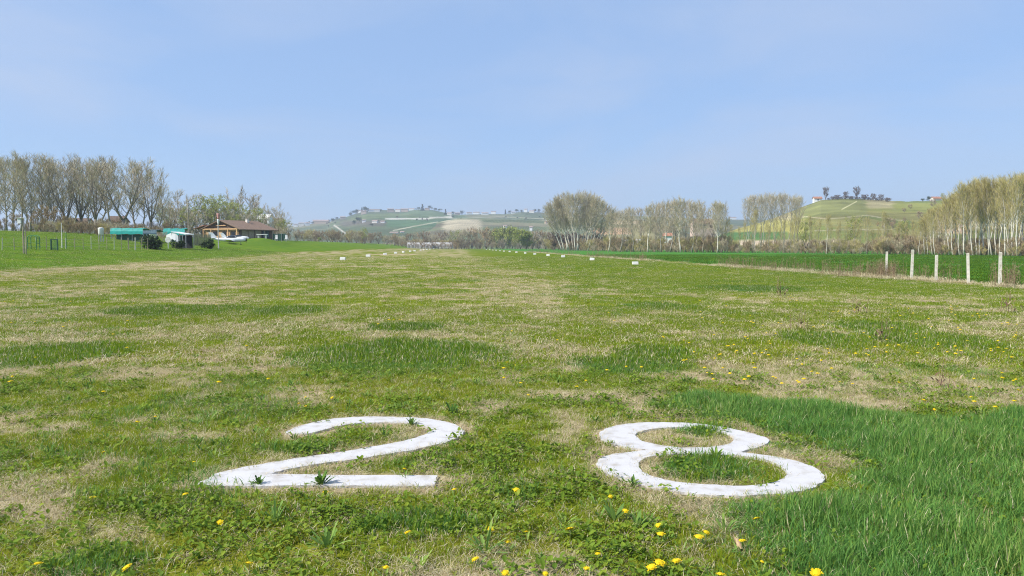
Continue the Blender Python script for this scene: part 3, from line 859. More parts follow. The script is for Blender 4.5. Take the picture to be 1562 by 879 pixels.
NEAR = [
 (58,861,"yellow dandelion in the bottom left corner of the lawn",1.0),
 (194,867,"yellow dandelion near the bottom edge, second from the left corner",1.15),
 (380,860,"yellow dandelion at the bottom edge below the tip of the numeral 2",0.85),
 (142,760,"lone yellow dandelion in the turf left of the numeral 2",0.95),
 (282.5,754.6,"yellow dandelion just below the pointed left tip of the numeral 2",0.85),
 (296,705,"small yellow dandelion above the pointed left tip of the numeral 2",0.6),
 (336,797,"yellow dandelion below left of the base stroke of the numeral 2",0.85),
 (209.5,644,"yellow dandelion by a dry patch far left of the numeral 2",0.9),
 (237,636,"paler small dandelion right beside the one in the dry patch on the left",0.7),
 (158,690,"faint small dandelion in the left turf level with the numeral 2",0.6),
 (456,616,"left one of the yellow dandelion pair above the top of the numeral 2",0.9),
 (466,620,"right one of the yellow dandelion pair above the top of the numeral 2",0.85),
 (466,606,"small dandelion just behind the pair above the numeral 2",0.65),
 (507,607,"yellow dandelion right of the pair above the numeral 2",0.95),
 (617,716,"yellow dandelion inside the gap above the base stroke of the numeral 2",0.8),
 (496,752,"yellow dandelion in front of the leafy weed on the base of the numeral 2",0.9),
 (693,747,"dull yellow dandelion just right of the end of the numeral 2 base",0.75),
 (787,748,"yellow dandelion midway between the numerals 2 and 8",1.0),
 (622,813,"yellow dandelion below the right half of the numeral 2 base",0.9),
 (748,808,"yellow dandelion right of the grass tuft below the numeral 2",0.85),
 (774,827,"small dandelion half hidden in leaves below the gap between numerals",0.7),
 (725,854,"yellow dandelion over a dark hollow near the bottom centre",0.9),
 (771,875,"yellow dandelion cut by the bottom edge at the centre",0.95),
 (588,866,"dull small dandelion near the bottom edge below the numeral 2",0.65),
 (803,812,"yellow dandelion left of the bright one below the numeral 8",0.7),
 (870,808,"bright lone dandelion below left of the numeral 8",1.15),
 (931,758,"yellow dandelion close under the left side of the numeral 8",0.75),
 (954,780,"yellow dandelion beside the tall leafy weed below the numeral 8",0.9),
 (1004,802,"upper smaller flower of the two dandelions under the numeral 8",0.75),
 (1008,816,"lower larger flower of the two dandelions under the numeral 8",1.15),
 (1066,820,"left dandelion of the close pair below the middle of the numeral 8",1.15),
 (1077,813,"right dandelion of the close pair below the middle of the numeral 8",0.95),
 (1154,792,"yellow dandelion at the edge of the tall grass below the numeral 8",0.95),
 (1132,826,"yellow dandelion right above the tan curled leaf",1.0),
 (912,844,"small dandelion near a bare patch at the bottom centre right",0.75),
 (895,868,"small dandelion below the bare patch at the bottom edge",0.75),
 (832,876,"dandelion peeping at the bottom edge left of the bare patch",0.75),
 (1006,860,"largest middle flower of the three dandelions at the bottom edge",1.4),
 (994,867,"left flower of the three dandelions at the bottom edge",1.2),
 (1032,857,"right flower of the three dandelions at the bottom edge",1.15),
 (1099,877,"yellow dandelion at the bottom edge left of the tall grass",0.95),
 (1245,875,"yellow dandelion in the tall grass at the bottom edge",1.2),
 (1162,857,"tiny pale dandelion in the grass below the tan curled leaf",0.45),
]
for x, y, l, s in NEAR:
    dandelion(x, y, l, s * 1.12, 0.10 if x > 1200 else random.uniform(0.05, 0.068))
tall_one = None
MID = [(1371,584,"yellow dandelion beyond the tall grass left of the biggest one",1.2),(1281,583,"upright dandelion by the straw patch beyond the tall grass",0.9),
 (1409,611,"bright dandelion at the far edge of the tall grass",1.4),(1425,625,"small dandelion sunk in the far edge of the tall grass",0.8),
 (1486,613,"lower flower of the dandelion pair beyond the tall grass on the right",1.3),(1481,606,"upper flower of the dandelion pair beyond the tall grass on the right",0.9),
 (1529,577,"larger flower of the stacked dandelions near the right edge",1.4),(1529,569,"smaller flower of the stacked dandelions near the right edge",0.95),
 (1518,621,"dandelion low in the grass edge below the stacked ones",1.1),(1547,612,"dandelion closest to the right edge above the tall grass",1.1),
 (1554,596,"dandelion at the right edge above the lower ones",1.1),(1494,591,"dandelion left of the right edge in green turf",0.9),
 (1486,578,"small dandelion above the one in green turf on the right",0.8),(1238,567,"yellow dandelion at the right end of the big straw patch",1.0),
 (787,558,"pale dandelion pair flower right of the dark green patch",1.1),(774,553,"small dandelion right of the dark green patch, upper of two",1.0),
 (806,603,"yellow dandelion on the straw above the gap between numerals",1.0),(158,598,"bright dandelion in the left turf above the straw patch",1.2)]
for x, y, l, s in MID:
    dandelion(x, y, l, s, 0.06)
# the small ones dotted through the turf further out
def small_dandelion_mesh():
    mb = flower_mb(0.026, 26)
    mb.v = [(x, y, z + 0.055) for x, y, z in mb.v]
    k0 = len(mb.f)
    mb.tube([(0, 0, 0), (0, 0, 0.06)], 0.003, 4, mi=1)
    return mb.build("dandelion", [M["petal"], M["stem"]], link=False).data
small_mes = [small_dandelion_mesh() for _ in range(3)]
cnt = 0
while cnt < 205:
    t = random.random()
    if t < 0.72:
        x = random.uniform(1040, 1600); y = 442 + (random.random() ** 0.8) * 165
    else:
        x = random.uniform(-20, 1100); y = random.uniform(455, 600)
    g = gp(x, y)
    u = g.x + TX * g.y
    if u > 20 or (x > 990 and y > 596): continue
    if vn(np.array([g.x]), np.array([g.y]), 1.6, 71)[0] < 0.42: continue
    o = bpy.data.objects.new("dandelion", small_mes[cnt % 3]); COL.objects.link(o)
    o.location = (g.x, g.y, 0); s = random.uniform(0.7, 1.25); o.scale = (s, s, random.uniform(0.8, 1.5)); o.rotation_euler = (0, 0, random.uniform(0, 6))
    right = x > 1040
    tag(o, "tiny yellow dandelion dotted in the mid-distance turf right of centre" if right else "tiny yellow dandelion scattered in the middle and left turf beyond the numerals", "flower",
        "tiny dandelions on the right" if right else "tiny dandelions beyond the numerals")
    cnt += 1

# ------------------------------------------------------------------ single weeds
def weed(x, y, label, kind="rosette", s=1.0):
    g = gp(x, y)
    if kind == "rosette":
        mb = rosette_mb(14, 0.09, 0.16, 0.035, 0.15, 1.25); m = M["rosette"]
    elif kind == "dark":
        mb = rosette_mb(34, 0.05, 0.13, 0.042, 0.1, 1.35); m = M["darkleaf"]
    elif kind == "broad":
        mb = MB(); m = M["rosette"]
        for i in range(9):
            az = random.uniform(0, 6.28); L = random.uniform(0.1, 0.19); l0 = random.uniform(0.05, 0.8)
            mb.leaf((0.012 * math.cos(az), 0.012 * math.sin(az), 0), az, L, 0.04, l0, l0 + random.uniform(0.1, 0.5), random.random())
    else:
        mb = stalk_clump(7, 0.12, 0.14, 0.32, 0.008); m = M["stalk"]
        for i in range(10):
            az = random.uniform(0, 6.28)
            mb.leaf((random.gauss(0, .06), random.gauss(0, .06), random.uniform(0.02, 0.12)), az, 0.08, 0.025, 0.7, 1.3, random.random())
    o = mb.build("leafy_weed" if kind != "dry" else "dry_weed", m)
    o.location = (g.x, g.y, 0.004); o.scale = (s,) * 3
    return tag(o, label, "weed", "single weeds in the turf")
weed(490, 742, "dark green leafy weed growing over the base stroke of the numeral 2", "dark", 0.85)
weed(394, 742, "dark small weed at the foot of the numeral 2 diagonal", "dark", 0.6)
weed(628, 650, "dark green weed tuft inside the hook of the numeral 2", "dark", 0.7)
weed(938, 796, "tall light green leafy weed below the left of the numeral 8", "broad", 0.75)
weed(966, 745, "upright pale green weed against the lower left rim of the numeral 8", "broad", 0.5)
weed(972, 806, "broad-leaved weed right of the tall leafy weed below the numeral 8", "broad", 0.55)
weed(1092, 700, "bright green weed at the top of the lower ring of the numeral 8", "broad", 0.6)
weed(740, 845, "leafy light green weed near the bottom centre", "rosette", 1.1)
weed(500, 838, "upright grey-green weed left of centre near the bottom edge", "rosette", 1.0)
weed(420, 800, "leafy weed below the left tip of the numeral 2", "rosette", 0.9)
weed(1105, 815, "yellow-green spreading weed left of the tan curled leaf", "rosette", 0.9)
weed(690, 632, "low dark weed above right of the numeral 2", "dark", 1.0)
weed(1440, 592, "reddish dry weed standing beyond the tall grass", "dry", 1.0)
weed(1192, 452, "dark bushy dry weed alone in the mid-distance turf", "dry", 2.0)
weed(1540, 478, "dry brown weed at the right edge below the last post", "dry", 1.8)
weed(1310, 480, "thin dry weed in the mid-distance turf below the dry stalks", "dry", 1.6)
weed(1218, 505, "low reddish weed in front of a straw patch on the right", "dry", 1.3)
weed(1345, 522, "brownish weed in the greener turf on the right", "dry", 1.3)

# tan hollow curled leaf in front of the tall grass
g = gp(1131, 845)
mb = MB()
rings_o, rings_i = [], []
for t, r in ((0.0, 0.021), (0.35, 0.018), (0.7, 0.016), (1.0, 0.012)):
    c = Vector((-0.012 * t, 0.075 * t, 0.021 + 0.055 * t))
    rings_o.append([(c.x + r * math.cos(a), c.y, c.z + r * math.sin(a) * 0.9) for a in [2 * PI * k / 14 for k in range(14)]])
    rings_i.append([(c.x + r * .85 * math.cos(a), c.y, c.z + r * .85 * math.sin(a) * 0.9) for a in [2 * PI * k / 14 for k in range(14)]])
mb.loft(rings_o, cap=False); mb.loft(rings_i[::-1], cap=False)
mb.loft([rings_o[0], rings_i[0]], cap=False)
mb.add([(-0.030, 0.075, 0.07), (-0.016, 0.076, 0.07), (-0.034, 0.11, 0.115)], [(0, 1, 2)])
o = mb.build("curled_leaf", M["tan_leaf"], smooth=True); o.location = (g.x, g.y, 0.0); o.scale = (0.72, 0.72, 0.72)
tag(o, "tan hollow curled dead leaf lying below a dandelion by the tall grass", "dead leaf")

# ------------------------------------------------------------------ runway edge markers
def marker_mesh():
    mb = MB()
    prof = [(-0.24, 0.0), (-0.21, 0.10), (-0.135, 0.38), (-0.10, 0.42), (0.10, 0.42), (0.135, 0.38), (0.21, 0.10), (0.24, 0.0)]
    r = lambda xx, k: [(xx, y * k, z * (1 if k == 1 else 0.985)) for y, z in prof]
    mb.loft([r(-0.37, 0.96), r(-0.35, 1), r(-0.02, 1), r(0.02, 1), r(0.35, 1), r(0.37, 0.96)])
    return mb.build("runway_marker", M["white_dirty"], link=False).data
mk = marker_mesh()
leftx = [522.9, 561.8, 587.5, 603.6, 615.3, 625.9, 632.7, 641.9, 646.5, 651.2, 656, 661.9]
rightx = [969, 903, 858.9, 836, 815.8, 801.2, 787.7, 777.4, 768.9, 762.7, 757, 752, 747, 742]
for side, xs, off in (("left", leftx, -13.3), ("right", rightx, 16.0)):
    for i, xp in enumerate(xs):
        d = abs(off) * F / abs(694 - xp)
        o = bpy.data.objects.new("runway_marker", mk); COL.objects.link(o)
        px = px_x(xp, d)
        o.location = (px, d, tzf(px, d) - 0.01)
        o.rotation_euler = (random.gauss(0, .03), random.gauss(0, .04), random.gauss(0.03, 0.12))
        s = random.uniform(0.93, 1.05) * (0.9 if side == "left" else 0.72); o.scale = (s, s, s * random.uniform(0.9, 1.05))
        order = "nearest" if i == 0 else ("farthest" if i == len(xs) - 1 else ordw(i) + " nearest")
        tag(o, "low white edge marker, %s of the %s row on the airstrip" % (order, side), "marker", "white markers along the airstrip")
# ------------------------------------------------------------------ concrete posts
def post_mesh(h, w, top):
    mb = MB()
    mb.loft([[(sx * w * k, sy * w * k, z) for sx, sy in ((-1, -1), (1, -1), (1, 1), (-1, 1))] for k, z in ((0.52, -0.1), (0.5, 0.0), (0.47, h - 0.02), (0.36, h))])
    return mb
desc = ["rightmost", "second from the right", "middle", "second from the left", "leftmost"]
for i, (xp, tp) in enumerate(zip((1526, 1478, 1428.5, 1391, 1352), (385, 386, 389, 381, 384))):
    d = 22.3 * F / (xp - 694)
    x = px_x(xp, d)
    h = zat(tp, d)
    o = post_mesh(h, 0.115, 0).build("concrete_post", M["concrete"])
    o.location = (x, d, 0); o.rotation_euler = (random.gauss(0, .015), random.gauss(0.0, .022), random.uniform(-.5, -.25))
    tag(o, "pale concrete post at the edge of the green field, %s of five" % desc[i], "post", "concrete posts by the field")

# ------------------------------------------------------------------ trees
def perp(d):
    q = Vector((random.gauss(0, 1), random.gauss(0, 1), random.gauss(0, 1)))
    return d.cross(q).normalized()

def make_tree(seed, H, r0, t0, nl, spread, Lf, ns, nt, tw, tlen, fork=1, top=0.95, twig_up=0.5, leaf=0.0):
    """bare tree: tapered trunk(s) and limbs in one mesh, fine branches and twigs in the other"""
    random.seed(seed)
    T, C = MB(), MB()
    az0 = random.uniform(0, 6.28)
    limbs = []
    stems = []
    if fork == 1:
        pts = [Vector((0, 0, -0.3))]
        for i in range(1, 9):
            pts.append(Vector((pts[-1].x + random.gauss(0, .012) * H, pts[-1].y + random.gauss(0, .012) * H, H * top * i / 8)))
        rad = [r0 * (1.25 if i == 0 else (1 - i / 8.6)) for i in range(9)]
        stems.append((pts, rad))
    else:
        fz = H * t0 * 0.9
        T.tube([(0, 0, -0.3), (random.gauss(0, .1), random.gauss(0, .1), fz * 0.6), (0, 0, fz)], [r0 * 1.3, r0, r0 * 0.9], 7)
        for k in range(fork):
            a = az0 + 2 * PI * k / fork + random.uniform(-0.4, 0.4)
            ln = random.uniform(0.25, 0.6) * spread
            pts = [Vector((0, 0, fz * 0.9))]
            L = (H * top - fz) * random.uniform(0.86, 1.0)
            for i in range(1, 8):
                l = ln * (1.25 - 0.9 * i / 7) + random.gauss(0, .06)
                pts.append(pts[-1] + Vector((math.sin(l) * math.cos(a), math.sin(l) * math.sin(a), math.cos(l))) * L / 7)
            stems.append((pts, [r0 * 0.62 * (1 - i / 7.6) for i in range(8)]))
    for pts, rad in stems:
        T.tube(pts, [max(0.015, r) for r in rad], 6)
        n = len(pts) - 1
        for i in range(max(3, nl // len(stems))):
            t = (t0 if fork == 1 else 0.08) + (1 - (t0 if fork == 1 else 0.08)) * (i + random.random()) / max(3, nl // len(stems))
            t = min(t, 0.985)
            k = min(n - 1, int(t * n)); p = pts[k].lerp(pts[k + 1], t * n - k)
            base_r = max(0.012, rad[k] * 0.5)
            az = az0 + i * 2.4 + random.uniform(-.4, .4)
            sp = spread * random.uniform(0.7, 1.2) * (1 - 0.35 * t)
            tt = (t - t0) / max(0.01, 1 - t0) if fork == 1 else t
            L = H * Lf * (0.45 + 0.9 * math.sin(PI * min(1, 0.18 + 0.75 * max(0, tt)))) * random.uniform(0.7, 1.15)
            q = [p]
            for j in range(4):
                l = sp * (1.15 - 0.2 * j) + random.gauss(0, .07)
                q.append(q[-1] + Vector((math.sin(l) * math.cos(az), math.sin(l) * math.sin(az), math.cos(l))) * L / 4)
            rr = [base_r * (1 - j / 4.6) for j in range(5)]
            T.tube(q, [max(0.010, r) for r in rr], 4, cap=False)
            limbs.append((q, L))
    for q, L in limbs:
        for s in range(ns):
            t = 0.22 + 0.78 * (s + random.random()) / ns
            t = min(t, 0.99)
            k = min(3, int(t * 4)); p = q[k].lerp(q[k + 1], t * 4 - k)
            d = (q[k + 1] - q[k]).normalized()
            d = (d + perp(d) * random.uniform(0.35, 0.8) + Vector((0, 0, 0.25))).normalized()
            l2 = L * random.uniform(0.22, 0.5) * (1.15 - 0.6 * t)
            e = p + d * l2
            C.ribbon(p, e, tw * 2.0, random.random() * 0.5)
            for w in range(nt):
                tp = p.lerp(e, random.uniform(0.25, 1.0))
                dd = (d + Vector((random.gauss(0, .5), random.gauss(0, .5), random.gauss(twig_up, .4)))).normalized()
                C.ribbon(tp, tp + dd * tlen * random.uniform(0.5, 1.3), tw * random.uniform(0.7, 1.3), random.random())
                if leaf and random.random() < leaf:
                    c = tp + dd * tlen * random.uniform(0.2, 1.2)
                    for _ in range(3):
                        c2 = c + Vector((random.gauss(0, .25), random.gauss(0, .25), random.gauss(0, .25)))
                        C.ribbon(c2, c2 + Vector((random.gauss(0, 1), random.gauss(0, 1), random.gauss(0, 1))).normalized() * 0.28, 0.2, random.random(), mi=1)
    return T, C

class Kind:
    def __init__(self, name, H, W, barkm, twigm, leafm=None, n=3, seed=0, **kw):
        self.name, self.H = name, H
        self.data = []
        for k in range(n):
            T, C = make_tree(seed + k, H, leaf=(0.6 if leafm else 0.0), **kw)
            t = T.build("trunk", barkm, link=False, smooth=True)
            c = C.build("crown", [twigm, leafm] if leafm else twigm, link=False)
            self.data.append((t.data, c.data))
        self.H = float(np.mean([max(v.co.z for v in c.vertices) for _, c in self.data])) * 0.97
TREES = []
tree_count = [0]
def plant(kind, x, y, base, height, label, group, wx=1.0, lean=0.0, cat="tree"):
    s = height / kind.H
    e = empty(kind.name, (x, y, base), random.uniform(0, 6.28) if not lean else 0.0)
    if lean: e.rotation_euler = (random.gauss(0, .03), lean, 0)
    e.scale = (s * wx, s * wx, s)
    t, c = kind.data[tree_count[0] % len(kind.data)]
    tree_count[0] += 1
    for nm, me in (("trunk", t), ("crown", c)):
        o = child(nm, me, e)
        if lean: o.rotation_euler = (0, 0, 0)
    tag(e, label, cat, group)
    return e
def plant_px(kind, xp, top, d, label, group, wx=1.0, lean=0.0, jitter=0.0, cat="tree", base=None):
    d = d + random.uniform(-jitter, jitter)
    x = px_x(xp, d)
    b = tzf(x, d) if base is None else base
    return plant(kind, x, d, b, zat(top, d) - b, label, group, wx, lean, cat)

K_wide = Kind("bare_tree", 19, 12, M["bark"], M["twig_grey"], n=4, seed=100, r0=0.30, t0=0.24, nl=34, spread=R(42), Lf=0.27, ns=7, nt=11, tw=0.034, tlen=1.2, fork=4)
K_pole = Kind("poplar_tree", 19, 6, M["bark_mid"], M["twig_olive"], n=3, seed=120, r0=0.22, t0=0.22, nl=36, spread=R(32), Lf=0.22, ns=6, nt=10, tw=0.034, tlen=1.15, fork=1)
K_fan = Kind("poplar_tree", 25, 12, M["bark_pale"], M["twig_olive"], n=4, seed=140, r0=0.36, t0=0.34, nl=34, spread=R(36), Lf=0.25, ns=7, nt=13, tw=0.05, tlen=1.5, fork=1)
K_mid = Kind("poplar_tree", 20, 9, M["bark_mid"], M["twig_grey"], n=4, seed=160, r0=0.26, t0=0.30, nl=32, spread=R(36), Lf=0.24, ns=7, nt=9, tw=0.036, tlen=1.3, fork=1)
K_high = Kind("poplar_tree", 20, 9, M["bark_mid"], M["twig_grey"], n=4, seed=165, r0=0.24, t0=0.50, nl=26, spread=R(36), Lf=0.21, ns=6, nt=9, tw=0.034, tlen=1.3, fork=1)
K_slim = Kind("pale_tree", 14, 4, M["bark_pale"], M["twig_yellow"], n=5, seed=180, r0=0.14, t0=0.40, nl=30, spread=R(27), Lf=0.20, ns=6, nt=9, tw=0.025, tlen=0.95, fork=1)
K_thin = Kind("young_tree", 11, 4, M["bark_mid"], M["twig_yellow"], n=4, seed=200, r0=0.11, t0=0.22, nl=22, spread=R(30), Lf=0.21, ns=5, nt=6, tw=0.036, tlen=0.8, fork=1)
K_green = Kind("budding_tree", 13, 8, M["bark"], M["twig_olive"], M["leaf_green"], n=3, seed=220, r0=0.24, t0=0.18, nl=26, spread=R(40), Lf=0.27, ns=5, nt=8, tw=0.045, tlen=0.9, fork=3)
K_grey = Kind("bare_tree", 13, 9, M["bark"], M["twig_grey"], n=3, seed=240, r0=0.22, t0=0.18, nl=28, spread=R(42), Lf=0.27, ns=6, nt=9, tw=0.045, tlen=0.9, fork=4)
K_bushb = Kind("bare_shrub", 5, 5, M["bark"], M["twig_brown"], n=3, seed=260, r0=0.10, t0=0.04, nl=26, spread=R(46), Lf=0.34, ns=5, nt=8, tw=0.05, tlen=0.6, fork=6, twig_up=0.3)
K_busho = Kind("bare_shrub", 5, 5, M["bark"], M["twig_olive"], n=3, seed=270, r0=0.10, t0=0.04, nl=26, spread=R(46), Lf=0.34, ns=5, nt=8, tw=0.05, tlen=0.6, fork=6, twig_up=0.4)
K_bushr = Kind("bare_shrub", 5, 5, M["bark"], M["twig_rust"], n=2, seed=280, r0=0.10, t0=0.04, nl=26, spread=R(46), Lf=0.34, ns=5, nt=8, tw=0.05, tlen=0.6, fork=6, twig_up=0.3)
K_bushd2 = Kind("bare_shrub", 5, 5, M["bark"], M["twig_dark"], n=2, seed=290, r0=0.10, t0=0.04, nl=26, spread=R(46), Lf=0.34, ns=5, nt=9, tw=0.06, tlen=0.6, fork=6, twig_up=0.3)
K_bushg = Kind("leafy_shrub", 6, 6, M["bark"], M["twig_olive"], M["leaf_green"], n=2, seed=300, r0=0.12, t0=0.04, nl=30, spread=R(50), Lf=0.34, ns=6, nt=8, tw=0.05, tlen=0.6, fork=6, twig_up=0.2)
def blob_tree(seed, H, W, n, conif=False):
    """dense evergreen seen from far: leaf clumps through an uneven crown"""
    random.seed(seed); C = MB(); T = MB()
    T.tube([(0, 0, -0.5), (0, 0, H * 0.5), (0, 0, H * 0.9)], [H * 0.03, H * 0.02, H * 0.004], 6)
    lobes = [(Vector((random.gauss(0, W * .22), random.gauss(0, W * .22), H * random.uniform(.35, .8))), random.uniform(.22, .36) * W) for _ in range(6)]
    for _ in range(n):
        if conif:
            t = random.random() ** 1.4; r = W * 0.5 * (1 - t) * math.sqrt(random.random()) + .05; a = random.uniform(0, 6.28)
            p = Vector((r * math.cos(a), r * math.sin(a), H * (0.06 + 0.94 * t)))
        else:
            c, r = random.choice(lobes)
            d = Vector((random.gauss(0, 1), random.gauss(0, 1), random.gauss(0, 1))).normalized() * r * random.random() ** 0.4
            p = c + d; p.z = max(p.z, H * 0.08)
        s = H * (0.07 if H > 5 else 0.14)
        C.ribbon(p, p + Vector((random.gauss(0, 1), random.gauss(0, 1), random.gauss(0, 1))).normalized() * s, s * 0.8, random.random())
    return T, C
class Blob(Kind):
    def __init__(self, name, H, W, n, seed, m, conif=False, k=2):
        self.name, self.H = name, H; self.data = []
        for i in range(k):
            T, C = blob_tree(seed + i, H, W, n, conif)
            self.data.append((T.build("trunk", M["bark"], link=False).data, C.build("crown", m, link=False).data))
K_ever = Blob("evergreen_tree", 10, 9, 420, 400, M["leaf_dark"])
K_cyp = Blob("cypress_tree", 10, 3.2, 320, 420, M["leaf_dark"], True)
K_dark = Kind("bare_tree", 10, 8, M["bark"], M["twig_dark"], n=4, seed=460, r0=0.22, t0=0.10, nl=30, spread=R(40), Lf=0.27, ns=6, nt=9, tw=0.085, tlen=0.9, fork=5, twig_up=0.5)
K_bushd = Blob("dark_shrub", 2.2, 3.4, 900, 440, M["leaf_dark"], k=2)
random.seed(7)

# -- left grove
G = "bare trees of the left grove"
front = [(12, 236, "pole"), (34, 233, "pole"), (50, 238, "pole"), (66, 235, "pole"), (84, 239, "pole"), (104, 240, "wide"), (126, 238, "wide"), (148, 241, "wide"), (190, 239, "wide"), (232, 252, "wide")]
for i, (xp, top, k) in enumerate(front):
    where = ("tall bare poplar with rusty undergrowth, %s trunk from the left in the left grove" if k == "pole" else "dark-trunked spreading bare tree, %s trunk from the left in the left grove") % ordw(i)
    if i == 8: where = "big dark-trunked tree with a wide round bare crown behind the teal tarpaulin"
    if i == 9: where = "bare forked tree at the right end of the left grove"
    plant_px(K_pole if k == "pole" else K_wide, xp, top, random.uniform(150, 158), where, G, 1.35 if k == "pole" else (1.5 if i == 8 else 1.25))
for xp, top in ((-22, 232), (-6, 236), (22, 240), (42, 244), (75, 243), (95, 246), (116, 246), (138, 247), (160, 246), (172, 240), (208, 246), (222, 262), (246, 276), (-40, 230)):
    plant_px(random.choice((K_pole, K_mid)), xp, top + random.uniform(-3, 5), 176, "bare tree in the back rows of the left grove", G + ", back rows", 1.4, jitter=9)
for xp, top, kd in ((26, 325, K_bushr), (58, 320, K_bushr), (70, 312, K_bushr), (88, 318, K_bushr), (104, 328, K_bushr), (8, 332, K_bushb)):
    plant_px(kd, xp, top, 146, "rusty brown scrub between the trunks at the left end of the grove", "rusty scrub in the left grove", 1.1, jitter=5, cat="shrub")
# -- trees round the clubhouse
for xp, top, kd, d, wx, lab in (
    (262, 305, K_grey, 215, 0.9, "low bare tree behind the white shelter"),
    (284, 289, K_grey, 225, 0.8, "grey bare tree behind the tall utility pole"),
    (300, 318, K_grey, 205, 1.1, "low grey tree left of the clubhouse roof"),
    (322, 296, K_green, 225, 0.85, "budding green tree behind the windsock and clubhouse gable"),
    (346, 303, K_green, 235, 0.9, "yellowish budding tree behind the clubhouse ridge"),
    (374, 287, K_grey, 245, 0.95, "tallest pale bare tree behind the clubhouse roof"),
    (360, 308, K_green, 230, 0.8, "low budding tree between two taller ones behind the clubhouse"),
    (394, 306, K_grey, 262, 0.7, "bare tree behind the white house roof"),
    (416, 310, K_grey, 280, 0.8, "bare tree right of the clubhouse roof end"),
    (432, 322, K_grey, 300, 0.7, "smallest grey tree at the right of the clubhouse"),
    (424, 345, K_grey, 235, 0.8, "low pale shrubby tree beside the green screen"),
    (438, 350, K_grey, 250, 0.8, "grey low tree at the end of the clubhouse garden")):
    plant_px(kd, xp, top, d, lab, "trees behind the clubhouse", wx * 1.55)
for k in range(16):
    xp = 255 + k * 11.5 + random.uniform(-4, 4)
    plant_px(K_grey if k % 3 else K_green, xp, random.uniform(312, 330) + max(0, xp - 390) * 0.3, random.uniform(212, 250), "hazy bare tree filling in behind the clubhouse and garden", "bare trees filling in behind the clubhouse", 1.5)
# -- scrub across the middle
G = "shrubs and low trees across the end of the airstrip"
mids = [(452,349,"b"),(464,352,"b"),(476,353,"b"),(488,356,"g"),(500,353,"r"),(512,351,"b"),(522,355,"b"),(533,353,"r"),(544,351,"b"),(556,347,"o"),(566,353,"r"),(578,351,"b"),(590,353,"b"),(602,357,"r"),(612,357,"b"),
        (624,352,"b"),(636,349,"b"),(648,351,"b"),(660,352,"b"),(672,350,"b"),(684,348,"b"),(696,346,"o"),(708,344,"b"),(720,344,"r"),(732,343,"b"),(742,342,"r"),(750,344,"b"),(758,346,"g"),(768,345,"G"),(782,344,"G"),(794,348,"G"),(803,352,"g"),(812,354,"b"),(822,350,"b"),(832,352,"b"),(842,348,"b"),(852,350,"b")]
for i, (xp, top, c) in enumerate(mids):
    d = 492 if 560 < xp < 790 else 400
    lab = None
    if c == "G": lab = ["tall bright green leafy shrub at the end of the airstrip, left of three", "tall bright green leafy shrub at the end of the airstrip, middle of three", "darker green leafy shrub at the end of the airstrip, right of three"][xp > 770 and (1 + (xp > 790))]
    elif c == "r": lab = "rusty brown bare shrub across the far end of the airstrip"
    elif c == "g": lab = "pale olive shrub across the far end of the airstrip"
    elif c == "o": lab = "olive low tree across the far end of the airstrip"
    else: lab = "grey-brown bare shrub across the far end of the airstrip"
    top += random.uniform(-1.5, 6) if c != "G" else 0
    kd = {"b": K_bushb if i % 2 else K_busho, "r": K_bushr, "g": K_bushg, "G": K_bushg, "o": K_green}[c]
    plant_px(kd, xp, top, d, lab, None if c == "G" else lab.replace("shrub", "shrubs").replace("tree", "trees"), random.uniform(0.95, 1.3), jitter=20, cat="shrub" if c != "o" else "tree")
for i, xp in enumerate((614, 619, 624, 629, 634, 638, 643, 648, 653, 659, 664, 669, 674, 679, 684, 689, 695)):
    plant_px(K_bushb if i % 2 else K_bushr, xp, 367.5 + (i % 3) * 2.0, 444, "small bare shrub standing in front of the white greenhouses", "shrubs before the greenhouses", 1.1, jitter=3, cat="shrub")
def dtree(x):
    return H * F / (np.interp(x, [850, 940, 1150, 1400, 1562], [382, 384.3, 386.3, 388.8, 391.5]) - HY)
# -- big fan of pale poplars right of the middle
G = "fan of pale poplars"
for i, xp in enumerate((857, 865, 871, 877, 882, 888, 893, 899, 906, 860, 868, 874, 880, 885, 891, 896, 903)):
    tx = 880 + (xp - 880) * 2.8
    top = 291 + ((xp - 880) / 26) ** 2 * 20
    d = 300 + (i % 3) * 7
    fr = i < 9
    plant_px(K_fan, xp, top, d, ("pale leaning poplar trunk, %s from the left in the big fan-shaped clump" % ordw(i)) if fr else "poplar at the back of the big fan-shaped clump",
             G if fr else G + ", back", 1.0, lean=math.atan((tx - xp) * d / F / 25) * 0.95 + random.gauss(0, .015))
for i, xp in enumerate((846, 856, 866, 876, 887, 897, 908, 919)):
    plant_px(K_bushd2, xp, 352 + (i % 3) * 4, 322, "dark brown scrub standing behind the fan of pale poplars", "scrub behind the fan of poplars", 1.2, jitter=4, cat="shrub")
# -- grey poplars right of the fan
G = "row of bare poplars before the clay bank"
xs = [946, 956, 966, 977, 988, 998, 1008, 1017, 1022, 1031, 1038, 1046, 1055, 1062, 1072, 1088, 1094, 1101, 928, 938]
for i, xp in enumerate(sorted(xs)):
    top = np.interp(xp, [925, 950, 985, 1000, 1020, 1040, 1060, 1072, 1078, 1090, 1101], [322, 315, 313, 309, 303, 300, 303, 312, 320, 305, 309]) + random.uniform(-2, 3)
    plant_px(K_mid if (i % 3) else K_fan, xp, top, float(dtree(xp)) + (i % 2) * 14 + 3, "bare poplar in the middle row, %s trunk right of the big fan clump" % ordw(i), G, 1.15, jitter=2)
# -- grey stand in front of the right hill
G = "grey poplars left of the vineyard hill"
for i, xp in enumerate((1137, 1144, 1150, 1158, 1165, 1172, 1180, 1188, 1195, 1203, 1211, 1219)):
    top = 293 + ((xp - 1178) / 42) ** 2 * 5 + random.uniform(-1.5, 2)
    plant_px(K_high, xp, top, 262 + (i % 3) * 8, "grey bare poplar against the sky, %s from the left beside the vineyard hill" % ordw(i), G, 1.0)
